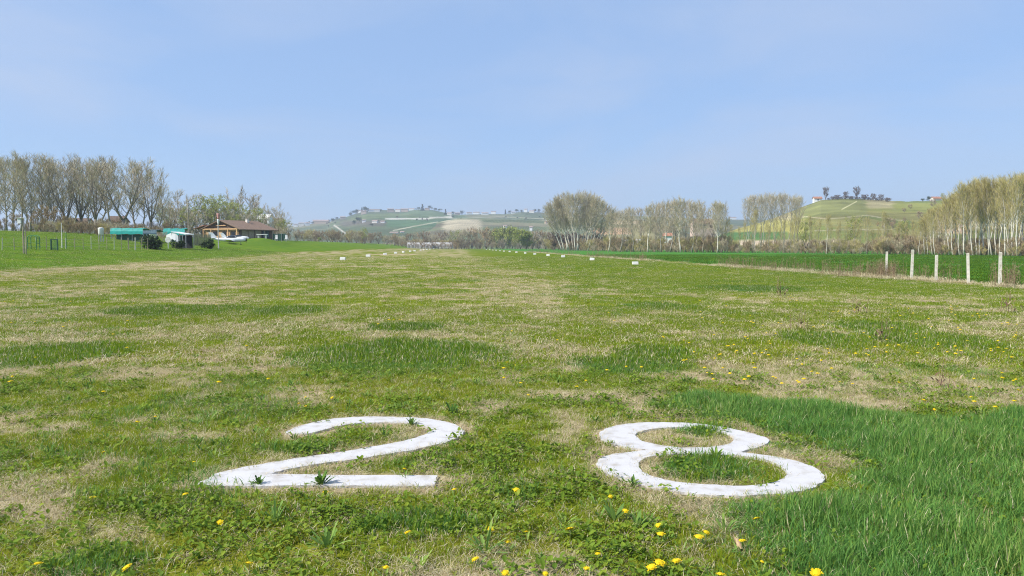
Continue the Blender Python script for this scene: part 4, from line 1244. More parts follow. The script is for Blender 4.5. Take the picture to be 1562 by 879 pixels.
# -- thin young trees before the hill
G = "thin young trees along the green field"
for i in range(40):
    xp = 1110 + i * 7.8 + random.uniform(-3, 3)
    top = 334 + random.uniform(-9, 14) + (4 if xp > 1300 else 0)
    if i == 4: xp, top = 1150, 318
    if i == 30: top = 322
    lab = "thin budding tree by the green field before the vineyard hill, %s from the left" % ordw(i)
    if i == 4: lab = "slender white-trunked young tree standing tall at the left foot of the vineyard hill"
    plant_px(K_slim if i in (4, 19, 30) else (K_green if i in (24, 34, 15) else K_thin), xp, top, float(dtree(xp)) + random.uniform(2, 16), lab, G, 0.85)
# -- pale stand at the right
G = "pale-trunked stand at the right edge"
for i in range(30):
    xp = 1402 + i * 6.2 + random.uniform(-1.5, 1.5)
    top = np.interp(xp, [1400, 1430, 1455, 1475, 1500, 1530, 1562, 1600], [338, 312, 290, 272, 268, 266, 261, 258]) + random.uniform(-2, 9)
    plant_px(K_slim, xp, top, float(dtree(min(xp, 1562))) + random.uniform(2, 10), "slender white-trunked tree leaning left in the right-hand stand, %s trunk from its left end" % ordw(i), G, 1.0, lean=-random.uniform(0.02, 0.13))
for i in range(26):
    xp = 1410 + i * 7 + random.uniform(-3, 3)
    top = np.interp(xp, [1400, 1430, 1455, 1475, 1500, 1530, 1562, 1600], [330, 306, 288, 272, 268, 268, 263, 258]) + random.uniform(2, 22)
    plant_px(K_slim if i % 2 else K_thin, xp, top, float(dtree(min(xp, 1562))) + random.uniform(14, 36), "thin olive tree behind the white trunks of the right-hand stand", G + ", back rows", 1.15, lean=-random.uniform(0.0, 0.08))

# undergrowth that reads as one brown mass along the tree lines
P_under = []
for k in range(4):
    T, C = make_tree(500 + k, 3.0, 0.05, 0.03, 18, R(46), 0.36, 5, 7, 0.024, 0.6, fork=6, twig_up=0.7)
    C.v += []
    o_ = len(C.v)
    C.add(T.v, T.f, 0.3)
    P_under.append(C.build("clump", [M["twig_brown"], M["twig_grey"], M["twig_yellow"], M["twig_brown"]][k], link=False))
ux, uy, us = [], [], []
for _ in range(760):
    xp = random.uniform(835, 1640); d = float(dtree(min(xp, 1562))) * random.uniform(1.0, 1.16) + 2
    ux.append(px_x(xp, d)); uy.append(d); us.append(random.uniform(0.3, 1.0) ** 1.3 * (1.45 if xp < 1110 else 1.0) * (1.25 if 1330 < xp < 1440 else 1.0))
for _ in range(170):
    xp = random.uniform(440, 850); d = 478 + random.uniform(0, 40) if 560 < xp < 800 else 400 + random.uniform(0, 40)
    ux.append(px_x(xp, d)); uy.append(d); us.append(random.uniform(1.0, 2.0))
for _ in range(70):
    xp = random.uniform(55, 262); d = random.uniform(112, 132)
    ux.append(px_x(xp, d)); uy.append(d); us.append(random.uniform(0.3, 0.62))
for _ in range(110):
    xp = random.uniform(-30, 440); d = 172 + random.uniform(-6, 30) if xp < 260 else 215 + random.uniform(0, 40)
    ux.append(px_x(xp, d)); uy.append(d); us.append(random.uniform(0.5, 1.2))
ux, uy, us = map(np.array, (ux, uy, us)); n = len(ux)
scatter("undergrowth", np.stack([ux, uy, tz(ux, uy)], 1), np.stack([np.zeros(n), np.zeros(n), rng.uniform(0, 6.28, n)], 1), np.stack([us * 1.2, us * 1.2, us], 1), rng.integers(0, 4, n), rng.random(n), P_under, "brown bare undergrowth massed along the foot of the tree lines", "undergrowth")

# ------------------------------------------------------------------ hills
def hill_mat(name, rows=2.4, row_amt=0.35, noise_scale=0.02):
    m, nt = new_mat(name)
    out = N(nt, "ShaderNodeOutputMaterial"); p = N(nt, "ShaderNodeBsdfPrincipled")
    a = N(nt, "ShaderNodeAttribute", attribute_name="field")
    v = N(nt, "ShaderNodeAttribute", attribute_name="vine")
    g = N(nt, "ShaderNodeNewGeometry")
    n1 = N(nt, "ShaderNodeTexNoise"); n1.inputs["Scale"].default_value = noise_scale; n1.inputs["Detail"].default_value = 9; n1.inputs["Roughness"].default_value = 0.7
    nt.links.new(g.outputs["Position"], n1.inputs["Vector"])
    r = ramp(nt, [(0.3, (0.6, 0.6, 0.6)), (0.7, (1.4, 1.4, 1.4))]); nt.links.new(n1.outputs["Fac"], r.inputs[0])
    c = mixc(nt, 1.0, a.outputs["Color"], r.outputs[0], "MULTIPLY")
    w = N(nt, "ShaderNodeTexWave"); w.inputs["Scale"].default_value = 1.0 / rows * 0.314 * 2; w.inputs["Distortion"].default_value = 0.6
    w.inputs["Detail"].default_value = 1
    nt.links.new(g.outputs["Position"], w.inputs["Vector"])
    rw = ramp(nt, [(0.35, (0.55, 0.62, 0.5)), (0.65, (1.15, 1.1, 1.05))]); nt.links.new(w.outputs["Fac"], rw.inputs[0])
    c2 = mixc(nt, 1.0, c, rw.outputs[0], "MULTIPLY")
    c = mixc(nt, mathn(nt, "MULTIPLY", v.outputs["Fac"], row_amt), c, c2)
    nt.links.new(c, p.inputs["Base Color"]); p.inputs["Roughness"].default_value = 1.0; p.inputs["Specular IOR Level"].default_value = 0.0
    nt.links.new(p.outputs[0], out.inputs[0])
    return m

class Hill:
    def __init__(self, name, label, prof, d0, dr, rows, shape=1.0, cells=90, palette=None, patches=(), seed=0, step=1.5, vine=0.6, back=1.35, wob=0.06, lines=()):
        self.prof, self.d0, self.dr, self.shape = prof, d0, dr, shape
        xs = np.arange(prof[0][0], prof[-1][0] + 0.1, step)
        s = np.concatenate([np.linspace(0, 1, 90), np.linspace(1.03, back, 14)])
        S, XP = np.meshgrid(s, xs, indexing="ij")
        ds = d0 + (dr - d0) * S
        X = (XP - CX) / F * ds
        Z = self.z(XP, S)
        Z = Z + (vn(X, ds, (dr - d0) * 0.16, seed) - 0.5) * wob * (dr - d0) * 0.12 * np.sin(PI * np.clip(S, 0, 1))
        Z = Z + (vn(X, ds, 6, seed + 1) - 0.5) * 0.5
        r = np.random.default_rng(seed + 5)
        if palette is None: palette = [(0.10, 0.14, 0.05)]
        cx = r.uniform(X.min(), X.max(), cells); cy = r.uniform(d0, dr, cells); ci = r.integers(0, len(palette), cells); vi = r.random(cells)
        st = (X.max() - X.min()) / (dr - d0)
        wx_ = X + (vn(X, ds, 60, seed + 2) - 0.5) * 40; wy_ = ds + (vn(X, ds, 60, seed + 3) - 0.5) * 60
        best = np.full(X.shape, 1e18); idx = np.zeros(X.shape, int)
        for k in range(cells):
            dd = (wx_ - cx[k]) ** 2 + ((wy_ - cy[k]) * 0.55) ** 2
            q = dd < best; best[q] = dd[q]; idx[q] = k
        colr = np.array(palette)[ci[idx]]
        V = (vi[idx] < vine) * 1.0
        YP = HY - (Z - H) / ds * F
        for (x0, x1, y0, y1, c, vv, soft) in patches:
            nz = (vn(X, ds, 25, seed + 9) - 0.5) * soft * 2 + (vn(X, ds, 9, seed + 8) - 0.5) * soft
            e1 = max(0.4, soft * 1.2); e2 = max(0.25, soft * 0.5)
            a_ = sstep(-e1, e1, XP + nz - x0) * sstep(e1, -e1, XP + nz - x1) * sstep(-e2, e2, YP + nz * .4 - y0) * sstep(e2, -e2, YP + nz * .4 - y1) * (S <= 1.02)
            colr = colr * (1 - a_[..., None]) + np.array(c) * a_[..., None]; V = V * (1 - a_) + vv * a_
        for (ax0, ay0, ax1, ay1, w_, c) in lines:
            t = np.clip(((XP - ax0) * (ax1 - ax0) + (YP - ay0) * (ay1 - ay0)) / ((ax1 - ax0) ** 2 + (ay1 - ay0) ** 2), 0, 1)
            q = np.hypot(XP - ax0 - t * (ax1 - ax0), YP - ay0 - t * (ay1 - ay0))
            a_ = sstep(w_ * 1.5, w_ * 0.6, q) * (S <= 1.02)
            colr = colr * (1 - a_[..., None]) + np.array(c) * a_[..., None]; V = V * (1 - a_)
        self.obj = grid_mesh(name, X, ds, Z, False, dict(field=colr, vine=V), hill_mat(name + "_fields", rows, 0.75))
        if self.obj.data.polygons[len(self.obj.data.polygons) // 3].normal.z < 0: self.obj.data.flip_normals()
        tag(self.obj, label, "hill", kind="structure")
    def z(self, XP, S):
        yr = np.interp(XP, [p[0] for p in self.prof], [p[1] for p in self.prof])
        zr = H + (HY - yr) / F * self.dr
        up = np.clip(S, 0, 1) ** self.shape
        return -0.6 + (zr + 0.6) * up - np.clip(S - 1, 0, 9) * zr * 1.2
    def at(self, xp, yp):
        """a point of the slope seen at photo position xp, yp"""
        lo, hi = 0.0, 1.0
        for _ in range(40):
            m = (lo + hi) / 2
            d = self.d0 + (self.dr - self.d0) * m
            y = HY - (float(self.z(np.array(xp), np.array(m))) - H) / d * F
            if y > yp: lo = m
            else: hi = m
        d = self.d0 + (self.dr - self.d0) * hi
        return px_x(xp, d), d, float(self.z(np.array(xp), np.array(hi)))

PAL_FAR = [(0.15, 0.19, 0.09), (0.12, 0.17, 0.08), (0.17, 0.17, 0.10), (0.13, 0.16, 0.10), (0.20, 0.20, 0.12), (0.11, 0.14, 0.08), (0.17, 0.16, 0.11)]
farhill = Hill("far_hill", "long hazy far hill of fields and vineyards topped by villages",
    [(-250,352),(-100,350),(200,349),(380,348),(440,346),(470,342),(500,340),(515,334),(530,331),(545,326),(560,322),(580,321),(600,321),(620,322),(640,320),(660,321),(680,325),(700,328),(740,327),(770,327),(800,323),(830,325),(860,323),(900,327),(950,329),(1000,331),(1050,333),(1100,335),(1200,336),(1400,338),(1700,338)],
    620, 1800, 5.0, cells=150, palette=PAL_FAR, seed=11, step=1.5, lines=[(511,344,527,356,0.9,(0.5,0.46,0.38)),(600,352,632,345.5,0.7,(0.4,0.38,0.27)),(632,345.5,668,339,0.7,(0.36,0.35,0.24)),(655,334,690,330,0.6,(0.45,0.43,0.33)),(690,334,760,331,0.5,(0.3,0.29,0.2)),(760,331,830,334,0.5,(0.3,0.29,0.2))],
    patches=[(588,655,333.0,335.2,(0.52,0.50,0.42),0,0.6),(655,690,331.0,333.4,(0.50,0.47,0.36),0,0.8),(520,590,336,346,(0.13,0.12,0.09),0,6),(590,680,336,347,(0.10,0.17,0.09),1,3),(511,527,344,356,(0.48,0.44,0.35),0,0)][:4])
nearhill = Hill("vineyard_slope", "low rounded slope with a pale bare vineyard in front of the far hill",
    [(560,364),(590,355),(620,349),(650,343),(680,337),(700,333.5),(720,333),(750,334),(790,336),(830,337),(870,337),(910,339),(960,341),(1010,343),(1060,345),(1120,348),(1200,352)],
    560, 1150, 4.0, cells=70, palette=[(0.17,0.19,0.10),(0.14,0.165,0.09),(0.21,0.20,0.12),(0.16,0.15,0.10)], seed=23, step=1.5,
    patches=[(676,735,336,352,(0.46,0.40,0.29),1,5),(598,650,349,354,(0.30,0.28,0.17),0,2)])
righthill = Hill("vineyard_hill", "green vineyard hill on the right with vine rows and bare clay patches",
    [(1080,366),(1100,357),(1125,349),(1150,342),(1180,333),(1205,323),(1230,313),(1250,306),(1280,303.5),(1310,304),(1340,306),(1380,308),(1420,307),(1450,303),(1480,300),(1530,299),(1600,300),(1700,304),(1850,312)],
    270, 620, 2.6, cells=46, palette=[(0.24,0.245,0.075),(0.185,0.21,0.065),(0.265,0.25,0.09),(0.165,0.19,0.06),(0.235,0.22,0.085)], seed=37, step=1.0, vine=0.9, lines=[(1282,320,1304,308,0.7,(0.45,0.42,0.22)),(1228,331,1262,334.5,0.6,(0.42,0.36,0.22)),(1262,334.5,1320,329,0.6,(0.38,0.34,0.2)),(1320,329,1382,338,0.6,(0.36,0.32,0.2)),(1180,333,1228,331,0.6,(0.42,0.36,0.22)),(1225,341,1330,346,0.6,(0.15,0.17,0.07)),(1240,352,1360,350,0.6,(0.36,0.32,0.2))],
    patches=[(1085,1225,320,356,(0.33,0.30,0.09),0,8),(1150,1212,327,337,(0.50,0.41,0.22),0,7),(1085,1200,354,367,(0.075,0.15,0.045),0,3),(1130,1285,368,377,(0.50,0.40,0.28),0,4),
             (1225,1320,305,330,(0.22,0.225,0.085),1,3),(1320,1360,304,318,(0.36,0.31,0.17),1,4),(1428,1478,332,357,(0.52,0.36,0.23),0,6),(1480,1720,336,350,(0.30,0.28,0.15),0,3)])
claybank = Hill("clay_bank", "bare orange and tan clay bank stepped behind the poplars",
    [(868,372),(884,360),(900,349),(915,342),(925,337.5),(945,336),(985,337),(1005,341),(1030,349),(1060,362),(1080,372)],
    330, 400, 6.0, shape=0.75, cells=12, palette=[(0.24,0.22,0.12),(0.2,0.19,0.11)], seed=51, step=1.0, vine=0.0,
    patches=[(903,962,347,357.5,(0.46,0.30,0.19),0,2.5),(926,972,337,342,(0.52,0.42,0.28),0,1.5),(975,1040,345,352,(0.26,0.22,0.13),0,3)])

# ------------------------------------------------------------------ houses
def house(x, y, z, w, l, h, rz, label, cat="house", wallm="plaster", roofm="tile_red", rise=0.28, windows=0, group=None, name="village_house", eave=0.5):
    e = empty(name, (x, y, z), rz)
    mb = MB()
    mb.add([(-l/2,-w/2,-3),(l/2,-w/2,-3),(l/2,w/2,-3),(-l/2,w/2,-3),(-l/2,-w/2,h),(l/2,-w/2,h),(l/2,w/2,h),(-l/2,w/2,h),(-l/2,0,h+w*rise),(l/2,0,h+w*rise)],
           [(0,1,5,4),(2,3,7,6),(1,2,6,9,5),(3,0,4,8,7)])
    mb.build("wall", M[wallm], e)
    r = MB(); o = eave; t = 0.22
    for s in (-1, 1):
        zz = h - o * rise * 2
        a = [(-l/2-o, s*(w/2+o), zz), (l/2+o, s*(w/2+o), zz), (l/2+o, 0, h+w*rise+0.02), (-l/2-o, 0, h+w*rise+0.02)]
        r.add([(p[0], p[1], p[2] + 0.03) for p in a] + [(p[0], p[1], p[2] + t) for p in a], [(0,1,2,3),(4,7,6,5),(0,4,5,1),(1,5,6,2),(2,6,7,3),(3,7,4,0)])
    r.build("roof", M[roofm], e)
    for k in range(windows):
        wb = MB()
        px_ = -l/2 + l * (k + 0.5) / windows
        wb.box((px_, -w/2 - 0.02, h * 0.55), (1.0, 0.06, 1.3)); wb.build("window", M["glass_dark"], e)
    return tag(e, label, cat, group)

vill = [
 # xp, y base, width px, height px, hill, wall, label
 (443,345,7,6,"plaster","pale house at the left end of the far village, right of the clubhouse trees"),
 (452,346,6,5,"white","white house second in the far village right of the clubhouse"),
 (461,345,8,6,"plaster","cream house in the middle of the far village right of the clubhouse"),
 (470,344,7,5,"white","white house at the right end of the far village right of the clubhouse"),
 (491,341,24,5,"plaster_peach","long pale block of building on the far hill shoulder"),
 (524,334,8,4,"plaster_pink","small pink house on the rising left end of the far ridge"),
 (549,325,6,5,"white","white house among dark trees at the left top of the far ridge"),
 (556,326,8,5,"plaster_pink","pinkish house just right of the white one among dark trees on the ridge"),
 (567,323,9,4,"white","left half of the white row on the far ridge beside the dark trees"),
 (576,323,8,4,"plaster","right half of the white row on the far ridge beside the dark trees"),
 (597,323,10,5,"plaster_pink","dusky red house on the far ridge, left of the pink one"),
 (608,323,8,4,"plaster","pale house between two pink ones on the far ridge"),
 (618,323,11,5,"plaster_pink","pink long house on the far ridge right of the pale one"),
 (629,321,8,3,"white","thin white house on the far ridge left of the tall dark trees"),
 (652,321,7,4,"plaster_pink","small pale house under the tall dark trees on the far ridge"),
 (556,339,5,4,"white","white cottage on the far slope under a round dark tree"),
 (573,340,8,4,"plaster","pale farmhouse below the far ridge at the end of the white road"),
 (585,340,6,3,"white","small white barn beside the white road below the far ridge"),
 (686,328,7,4,"plaster","pale house by the cypress in the middle of the far ridge"),
 (698,328,8,4,"plaster_pink","mauve house in the middle of the far ridge"),
 (716,327,8,4,"white","white house left of the long white sheds on the far ridge"),
 (727,327,10,4,"white","left long white shed on the far ridge above the pale vineyard"),
 (740,328,10,4,"white","right long white shed on the far ridge above the pale vineyard"),
 (753,327,7,5,"white","white house with a red roof on the far ridge"),
 (783,326,6,3,"white","low white house in dark trees on the right far ridge"),
 (802,324,5,6,"white","tall white tower-like house on the right far ridge"),
 (811,325,8,4,"plaster","pale house right of the tall white one on the far ridge"),
]
random.seed(5)
for xp, yb, wp, hp, wm, lab in vill:
    x, d, z = farhill.at(xp, yb + 0.2)
    L = wp * d / F; Hh = hp * d / F
    house(x, d, z - 0.5, max(6, L * 0.45), L, Hh * 0.82, random.uniform(-0.25, 0.25), lab, wallm=wm, roofm="tile_far", rise=0.16, group="village houses on the far hill")
for xp, yb, wp, hp, hill, wm, lab in (
    (770, 348, 4, 4, nearhill, "white", "small white house above the green shrubs at the runway end"),
    (810, 351, 4, 6, nearhill, "white", "narrow white house right of the green shrubs"),
    (602, 357, 12, 3, farhill, "plaster", "long pale barn low on the far slope above the scrub"),
    (614, 356, 5, 3, farhill, "white", "small white shed right of the long pale barn"),
    (839, 341, 16, 4, nearhill, "plaster_peach", "long peach farm building left of the fan-shaped poplars"),
    (1116, 332, 11, 4, farhill, "white", "white building on the far skyline left of the vineyard hill")):
    x, d, z = hill.at(xp, yb)
    house(x, d, z - 0.3, max(5, wp * d / F * 0.4), wp * d / F, hp * d / F * 0.75, random.uniform(-.2, .2), lab, wallm=wm, roofm="tile_far", rise=0.16)
x, d = px_x(1070, 350), 350
house(x, d, zat(351, d), 7, 9.0, 3.0, 0.1, "peach house with a brown roof seen through the middle poplars", wallm="plaster_pink", roofm="tile_brown", windows=3)
x, d = px_x(1018, 300), 300
house(x, d, zat(365, d), 3, 3.0, 1.4, -0.2, "small white shed behind the pale poplar trunks", cat="shed", wallm="white", name="garden_shed")
x, d, z = righthill.at(1248, 306.6)
house(x, d + 5, z - 0.4, 5, 6.0, 2.4, -0.1, "small white chapel-like house under a dark tree on top of the vineyard hill", wallm="white", windows=1)
for xp, yb, lab in ((1424, 305.5, "cream house half hidden by trees on the right hill crest"), (1464, 301, "long yellowish house behind budding trees on the right hill crest"), (1475, 301, "small pale house at the right end of the hill crest houses")):
    x, d, z = righthill.at(xp, yb + 1.5)
    house(x, d, z - 0.8, 5, 6.5 if xp != 1464 else 12, 2.6, 0.1, lab, wallm="plaster" if xp != 1464 else "plaster_peach")
for xp, d, w, yb, lab in ((108, 232, 3.2, 347, "low pale house behind the trunks of the left grove, left of two"), (128, 235, 4.2, 347, "low cream house behind the trunks of the left grove, right of two"), (182, 225, 3.6, 346, "small cream house with a dark arched roof behind the big bare tree")):
    house(px_x(xp, d), d, zat(yb, d), 5, w, 1.2 if xp != 182 else 1.5, 0.05, lab, wallm="plaster", roofm="wood_dark", windows=1)
# white house behind the clubhouse
d = 255
house(px_x(406, d), d, zat(345, d), 5, 4.0, 2.2, -0.05, "white house with two dark windows behind the clubhouse roof", wallm="white", roofm="white_dirty", windows=2, rise=0.3, eave=0.12)
house(px_x(393, d + 12), d + 12, zat(345, d), 4, 3.2, 1.6, 0.05, "low white building with a dark opening left of the white house behind the clubhouse", wallm="white", roofm="white_dirty", windows=1, rise=0.3, eave=0.12)
house(px_x(425, 330), 330, zat(349, 330), 6, 4.0, 2.6, 0.15, "pinkish house among bare branches right of the clubhouse", wallm="plaster_pink", roofm="tile_brown", windows=2)

# ridge trees
for xp, yb, top, kd, wx, lab in (
    (536,330,324,K_ever,1.4,"dark tree at the left start of the far ridge wood"),(541,328,321,K_ever,1.2,"dark tree second in the far ridge wood"),(546,327,319,K_ever,1.0,"dark tree left of the white house on the far ridge"),
    (553,324,316,K_cyp,1.4,"dark tall conifer left of two on the far ridge beside the white row"),(558,324,315,K_ever,1.2,"tallest round dark tree on the far ridge beside the white row"),(561,324,317,K_ever,1.0,"dark tree touching the white row on the far ridge"),
    (582,323,319,K_ever,1.1,"dark tree at the right end of the white row on the far ridge"),(639,321,316,K_ever,1.6,"low dark tree left of the tall pair on the far ridge"),(645,321,311.5,K_cyp,1.9,"tall dark conifer on the far ridge, left of the tall pair"),
    (656,321,313.5,K_ever,1.1,"tall dark tree on the far ridge, right of the tall pair"),(664,322,317,K_ever,1.5,"wide low dark tree right of the tall pair on the far ridge"),(671,323,318.5,K_ever,1.3,"dark tree at the right end of the ridge hedge"),
    (680,327,319,K_cyp,1.5,"lone dark cypress right of the ridge hedge"),(691,328,322.5,K_ever,1.0,"dark round tree between houses in the middle of the far ridge"),(705,328,321,K_ever,1.2,"dark tree right of the mauve house on the far ridge"),
    (771,327,320,K_cyp,1.4,"dark cypress at the left of the right-hand ridge wood"),(778,326,321,K_ever,1.3,"dark tree above the low white house on the right far ridge"),(788,325,319,K_ever,1.2,"dark tree left of the tall white house on the far ridge"),(795,325,320,K_ever,1.1,"dark tree touching the tall white house on the far ridge"),
    (816,325,319,K_ever,1.2,"dark tree right of the pale house on the right far ridge"),(822,325,318.5,K_ever,1.0,"dark tree nearest the fan-shaped poplars on the far ridge"),
    (547,340,331,K_ever,1.3,"round dark tree on the far slope above the white cottage"),(541,342,336,K_ever,1.3,"lower dark tree left of the round one on the far slope"),(568,345,341,K_ever,1.2,"dark bush-like tree on the far slope below the farmhouse"),
    (478,342,338,K_ever,1.4,"dark tree left of the long pale block"),(508,338,333,K_ever,1.8,"dark tree right of the long pale block"),(515,335,331,K_ever,1.4,"dark tree before the small pink house")):
    x, d, z = farhill.at(xp, yb + 0.3)
    plant(kd, x, d, z - 1, (yb - top) / F * d + 1, lab, "dark trees on the far hill", wx)
random.seed(77)
for _ in range(26):
    xp = random.choice((random.uniform(500, 690), random.uniform(690, 840), random.uniform(440, 520))); yb = random.uniform(331, 352) if xp < 690 else random.uniform(331, 336)
    x, d, z = farhill.at(xp, yb)
    plant(random.choice((K_ever, K_ever, K_dark)), x, d, z - 1, random.uniform(2.5, 5) / F * d, "small dark tree dotted on the slopes of the far hill", "small trees on the far slopes", random.uniform(1.0, 1.8))
for xp, yb, top, kd, wx, lab in (
    (1257,305,284,K_dark,0.85,"tall dark tree beside the white house on top of the vineyard hill"),(1287,304,292,K_dark,1.3,"small dark tree left of the big one on the vineyard hilltop"),(1304,304,284,K_dark,1.0,"biggest dark bare tree on the vineyard hilltop"),
    (1275,304,297,K_dark,2.4,"low dark bush on the vineyard hilltop right of the tall tree"),(1316,305,296,K_dark,2.2,"low dark bush right of the biggest hilltop tree"),(1329,306,295,K_dark,1.5,"small bare tree in the hilltop hedge"),(1341,307,296,K_dark,1.4,"last bare tree at the right of the hilltop hedge"),
    (1270,304,300,K_dark,3.0,"hedge bush left of the small hilltop tree"),(1296,304,299,K_dark,3.0,"hedge bush between the two hilltop trees"),(1352,308,302,K_dark,3.0,"right low bush on the hill crest"),
    (1404,308,302.5,K_ever,1.0,"dark evergreen tree on the crest left of the cream house"),(1414,307,299,K_ever,0.9,"dark evergreen touching the cream house on the crest"),(1434,306,294,K_green,0.8,"budding tree right of the cream house on the crest")):
    x, d, z = righthill.at(xp, yb + 0.8)
    plant(kd, x, d, z - 0.3, (yb - top) / F * d + 0.4, lab, "trees on the vineyard hilltop", wx)

random.seed(91)
for k in range(15):
    xp = 1263 + k * 6.3 + random.uniform(-2, 2); yb = np.interp(xp, [1250, 1280, 1310, 1360], [306, 304, 304.5, 307.5])
    x, d, z = righthill.at(xp, yb + 0.8)
    plant(K_dark, x, d, z - 0.3, random.uniform(3.5, 6.5) / F * d, "low dark scrub along the crest of the vineyard hill", "scrub on the vineyard hill crest", 2.6, cat="shrub")
for k in range(26):
    xp = random.uniform(1335, 1470); yb = random.uniform(316, 352) if xp > 1370 else random.uniform(330, 352)
    x, d, z = righthill.at(xp, yb)
    plant(random.choice((K_bushb, K_bushb, K_green, K_bushr)), x, d, z - 0.3, random.uniform(7, 14) / F * d, "bare brown scrub tree on the right flank of the vineyard hill", "scrub trees on the right flank of the vineyard hill", random.uniform(1.0, 1.6), cat="tree")
# ------------------------------------------------------------------ greenhouses at the runway end
def tunnel(name, x, y, z, L, w, h, label, rz=0.0, ribs=0):
    e = empty(name, (x, y, z), rz)
    mb = MB(); rings = []
    for t in (-0.5, 0.5):
        rings.append([(L * t, -w / 2 * math.cos(PI * k / 10), h * (0.45 + 0.55 * math.sin(PI * k / 10)) if 0 < k < 10 else h * 0.45) for k in range(11)] + [(L * t, w / 2, 0), (L * t, -w / 2, 0)])
    mb.loft(rings); mb.build("cover", M["film"], e)
    for k in range(ribs):
        r = MB(); px_ = -L / 2 + L * (k + 0.5) / ribs
        r.tube([(px_, -w / 2 - 0.05, 0), (px_, -w / 2 - 0.05, h * 0.5)], 0.09, 5)
        r.build("frame_post", M["metal"], e)
    return tag(e, label, "greenhouse")
d = 452
tunnel("greenhouse", px_x(641, d), d, zat(379.3, d), 15.0, 6, 3.6, "left long white plastic greenhouse behind the scrub at the runway end", 0.05, 6)
tunnel("greenhouse", px_x(672, d + 6), d + 6, zat(379, d), 14.6, 6, 3.6, "right long white plastic greenhouse behind the scrub at the runway end", -0.03, 6)
d = 300
tunnel("greenhouse", px_x(962, d), d, zat(371, d), 12, 3, 1.6, "low pale plastic tunnel below the clay bank behind the poplars", 0.02, 4)

# ------------------------------------------------------------------ clubhouse
d = 188
hx, hy = px_x(366, d), d
hz = zat(365.5, d)
club = empty("clubhouse", (hx, hy, hz), R(65))
W, L, EV, RI = 11.2, 11.4, 2.55, 0.345
wallb = MB(); y0 = W / 2
wallb.add([(-L/2,-y0,-2),(L/2,-y0,-2),(L/2,y0,-2),(-L/2,y0,-2),(-L/2,-y0,EV),(L/2,-y0,EV),(L/2,y0,EV),(-L/2,y0,EV),(L/2,0,EV+y0*RI)],[(0,1,5,4),(2,3,7,6),(1,2,6,8,5),(3,0,4,7)])
wallb.build("wall", [M["wood_dark"]], club)
gm = MB()
gm.box((-L/2-0.06, 0.0, 1.15), (0.1, W-0.3, 2.3)); gm.build("pine_panel", M["wood_warm"], club)
gm = MB(); gm.add([(-L/2-0.02,-y0,EV),(-L/2-0.02,y0,EV),(-L/2-0.02,0,EV+y0*RI)],[(0,2,1)]); gm.build("gable", M["wood_dark"], club)
for yy in (-y0+0.15, -2.6, 2.9, y0-0.15):
    b = MB(); b.box((-L/2-0.5, yy, 0.3), (0.22, 0.22, 4.4)); b.build("post", M["wood_warm"], club)
b = MB(); b.box((-L/2-0.5, 0, EV-0.08), (0.24, W, 0.26)); b.box((-L/2-0.2, 0, EV+0.75), (0.16, 3.2, 0.16)); b.build("beam", M["wood_warm"], club)
rf = MB(); ov = 1.1; t = 0.2
for s in (-1, 1):
    a = [(-L/2-0.75, s*(y0+ov), EV-ov*RI), (L/2+0.9, s*(y0+ov), EV-ov*RI), (L/2+0.9, 0, EV+y0*RI), (-L/2-0.75, 0, EV+y0*RI)]
    rf.add([(p[0],p[1],p[2]+0.03) for p in a]+[(p[0],p[1],p[2]+t) for p in a],[(0,1,2,3),(4,7,6,5),(0,4,5,1),(1,5,6,2),(2,6,7,3),(3,7,4,0)])
roof = rf.build("roof", M["tile_brown"], club)
c = MB(); c.box((1.5, -1.2, EV+y0*RI+0.15), (0.6, 0.6, 0.9)); c.box((1.5, -1.2, EV+y0*RI+0.62), (0.75, 0.75, 0.08)); c.build("chimney", M["plaster"], roof)
# lean-to wing on the left with its own roof
b = MB(); b.box((-2.0, y0+0.9, 0.3), (6.0, 1.7, 3.4)); b.build("side_wing", M["wood_dark"], club)
b = MB(); b.add([(-6.6,y0-0.6,EV+0.75),(1.5,y0-0.6,EV+0.75),(1.5,y0+2.6,EV-0.05),(-6.6,y0+2.6,EV-0.05),(-6.6,y0-0.6,EV+0.95),(1.5,y0-0.6,EV+0.95),(1.5,y0+2.6,EV+0.15),(-6.6,y0+2.6,EV+0.15)],[(0,1,2,3),(4,7,6,5),(0,4,5,1),(1,5,6,2),(2,6,7,3),(3,7,4,0)]); b.build("wing_roof", M["tile_red"], club)
for k, yy in enumerate((-3.9, -1.0, 1.9)):
    wf = MB(); wf.box((-L/2-0.13, yy, 1.35), (0.05, 1.5, 1.1)); f_ = wf.build("window", M["wood_dark"], club)
    p_ = MB(); p_.box((-L/2-0.165, yy, 1.35), (0.04, 1.2, 0.85)); p_.build("pane", M["glass_dark"], f_)
b = MB(); b.box((-L/2-0.14, 3.9, 1.0), (0.06, 1.1, 2.1)); dr_ = b.build("door", M["wood_grey"], club)
b = MB(); b.box((-L/2-0.19, 3.5, 1.0), (0.05, 0.06, 0.16)); b.build("handle", M["metal"], dr_)
for xx in (-3.9, -1.8, 0.4):
    b = MB(); b.box((xx, -y0-0.05, 1.0), (1.9, 0.08, 2.3)); b.build("plank_panel", M["wood_grey"], club)
b = MB(); b.box((3.1, -y0-0.05, 1.25), (2.6, 0.07, 1.9)); g_ = b.build("glass_door", M["dark"], club)
b = MB(); b.box((2.6, -y0-0.1, 1.3), (0.8, 0.04, 1.5)); b.box((3.7, -y0-0.1, 1.3), (0.8, 0.04, 1.5)); b.build("pane", M["bluegrey"], g_)
for xx in (-0.8, 1.9, 4.6):
    b = MB(); b.box((xx, -y0-0.85, 0.4), (0.16, 0.16, 4.0)); b.build("post", M["wood_grey"], club)
tag(club, "brown timber clubhouse with a wide low tiled roof and pine gable", "clubhouse")
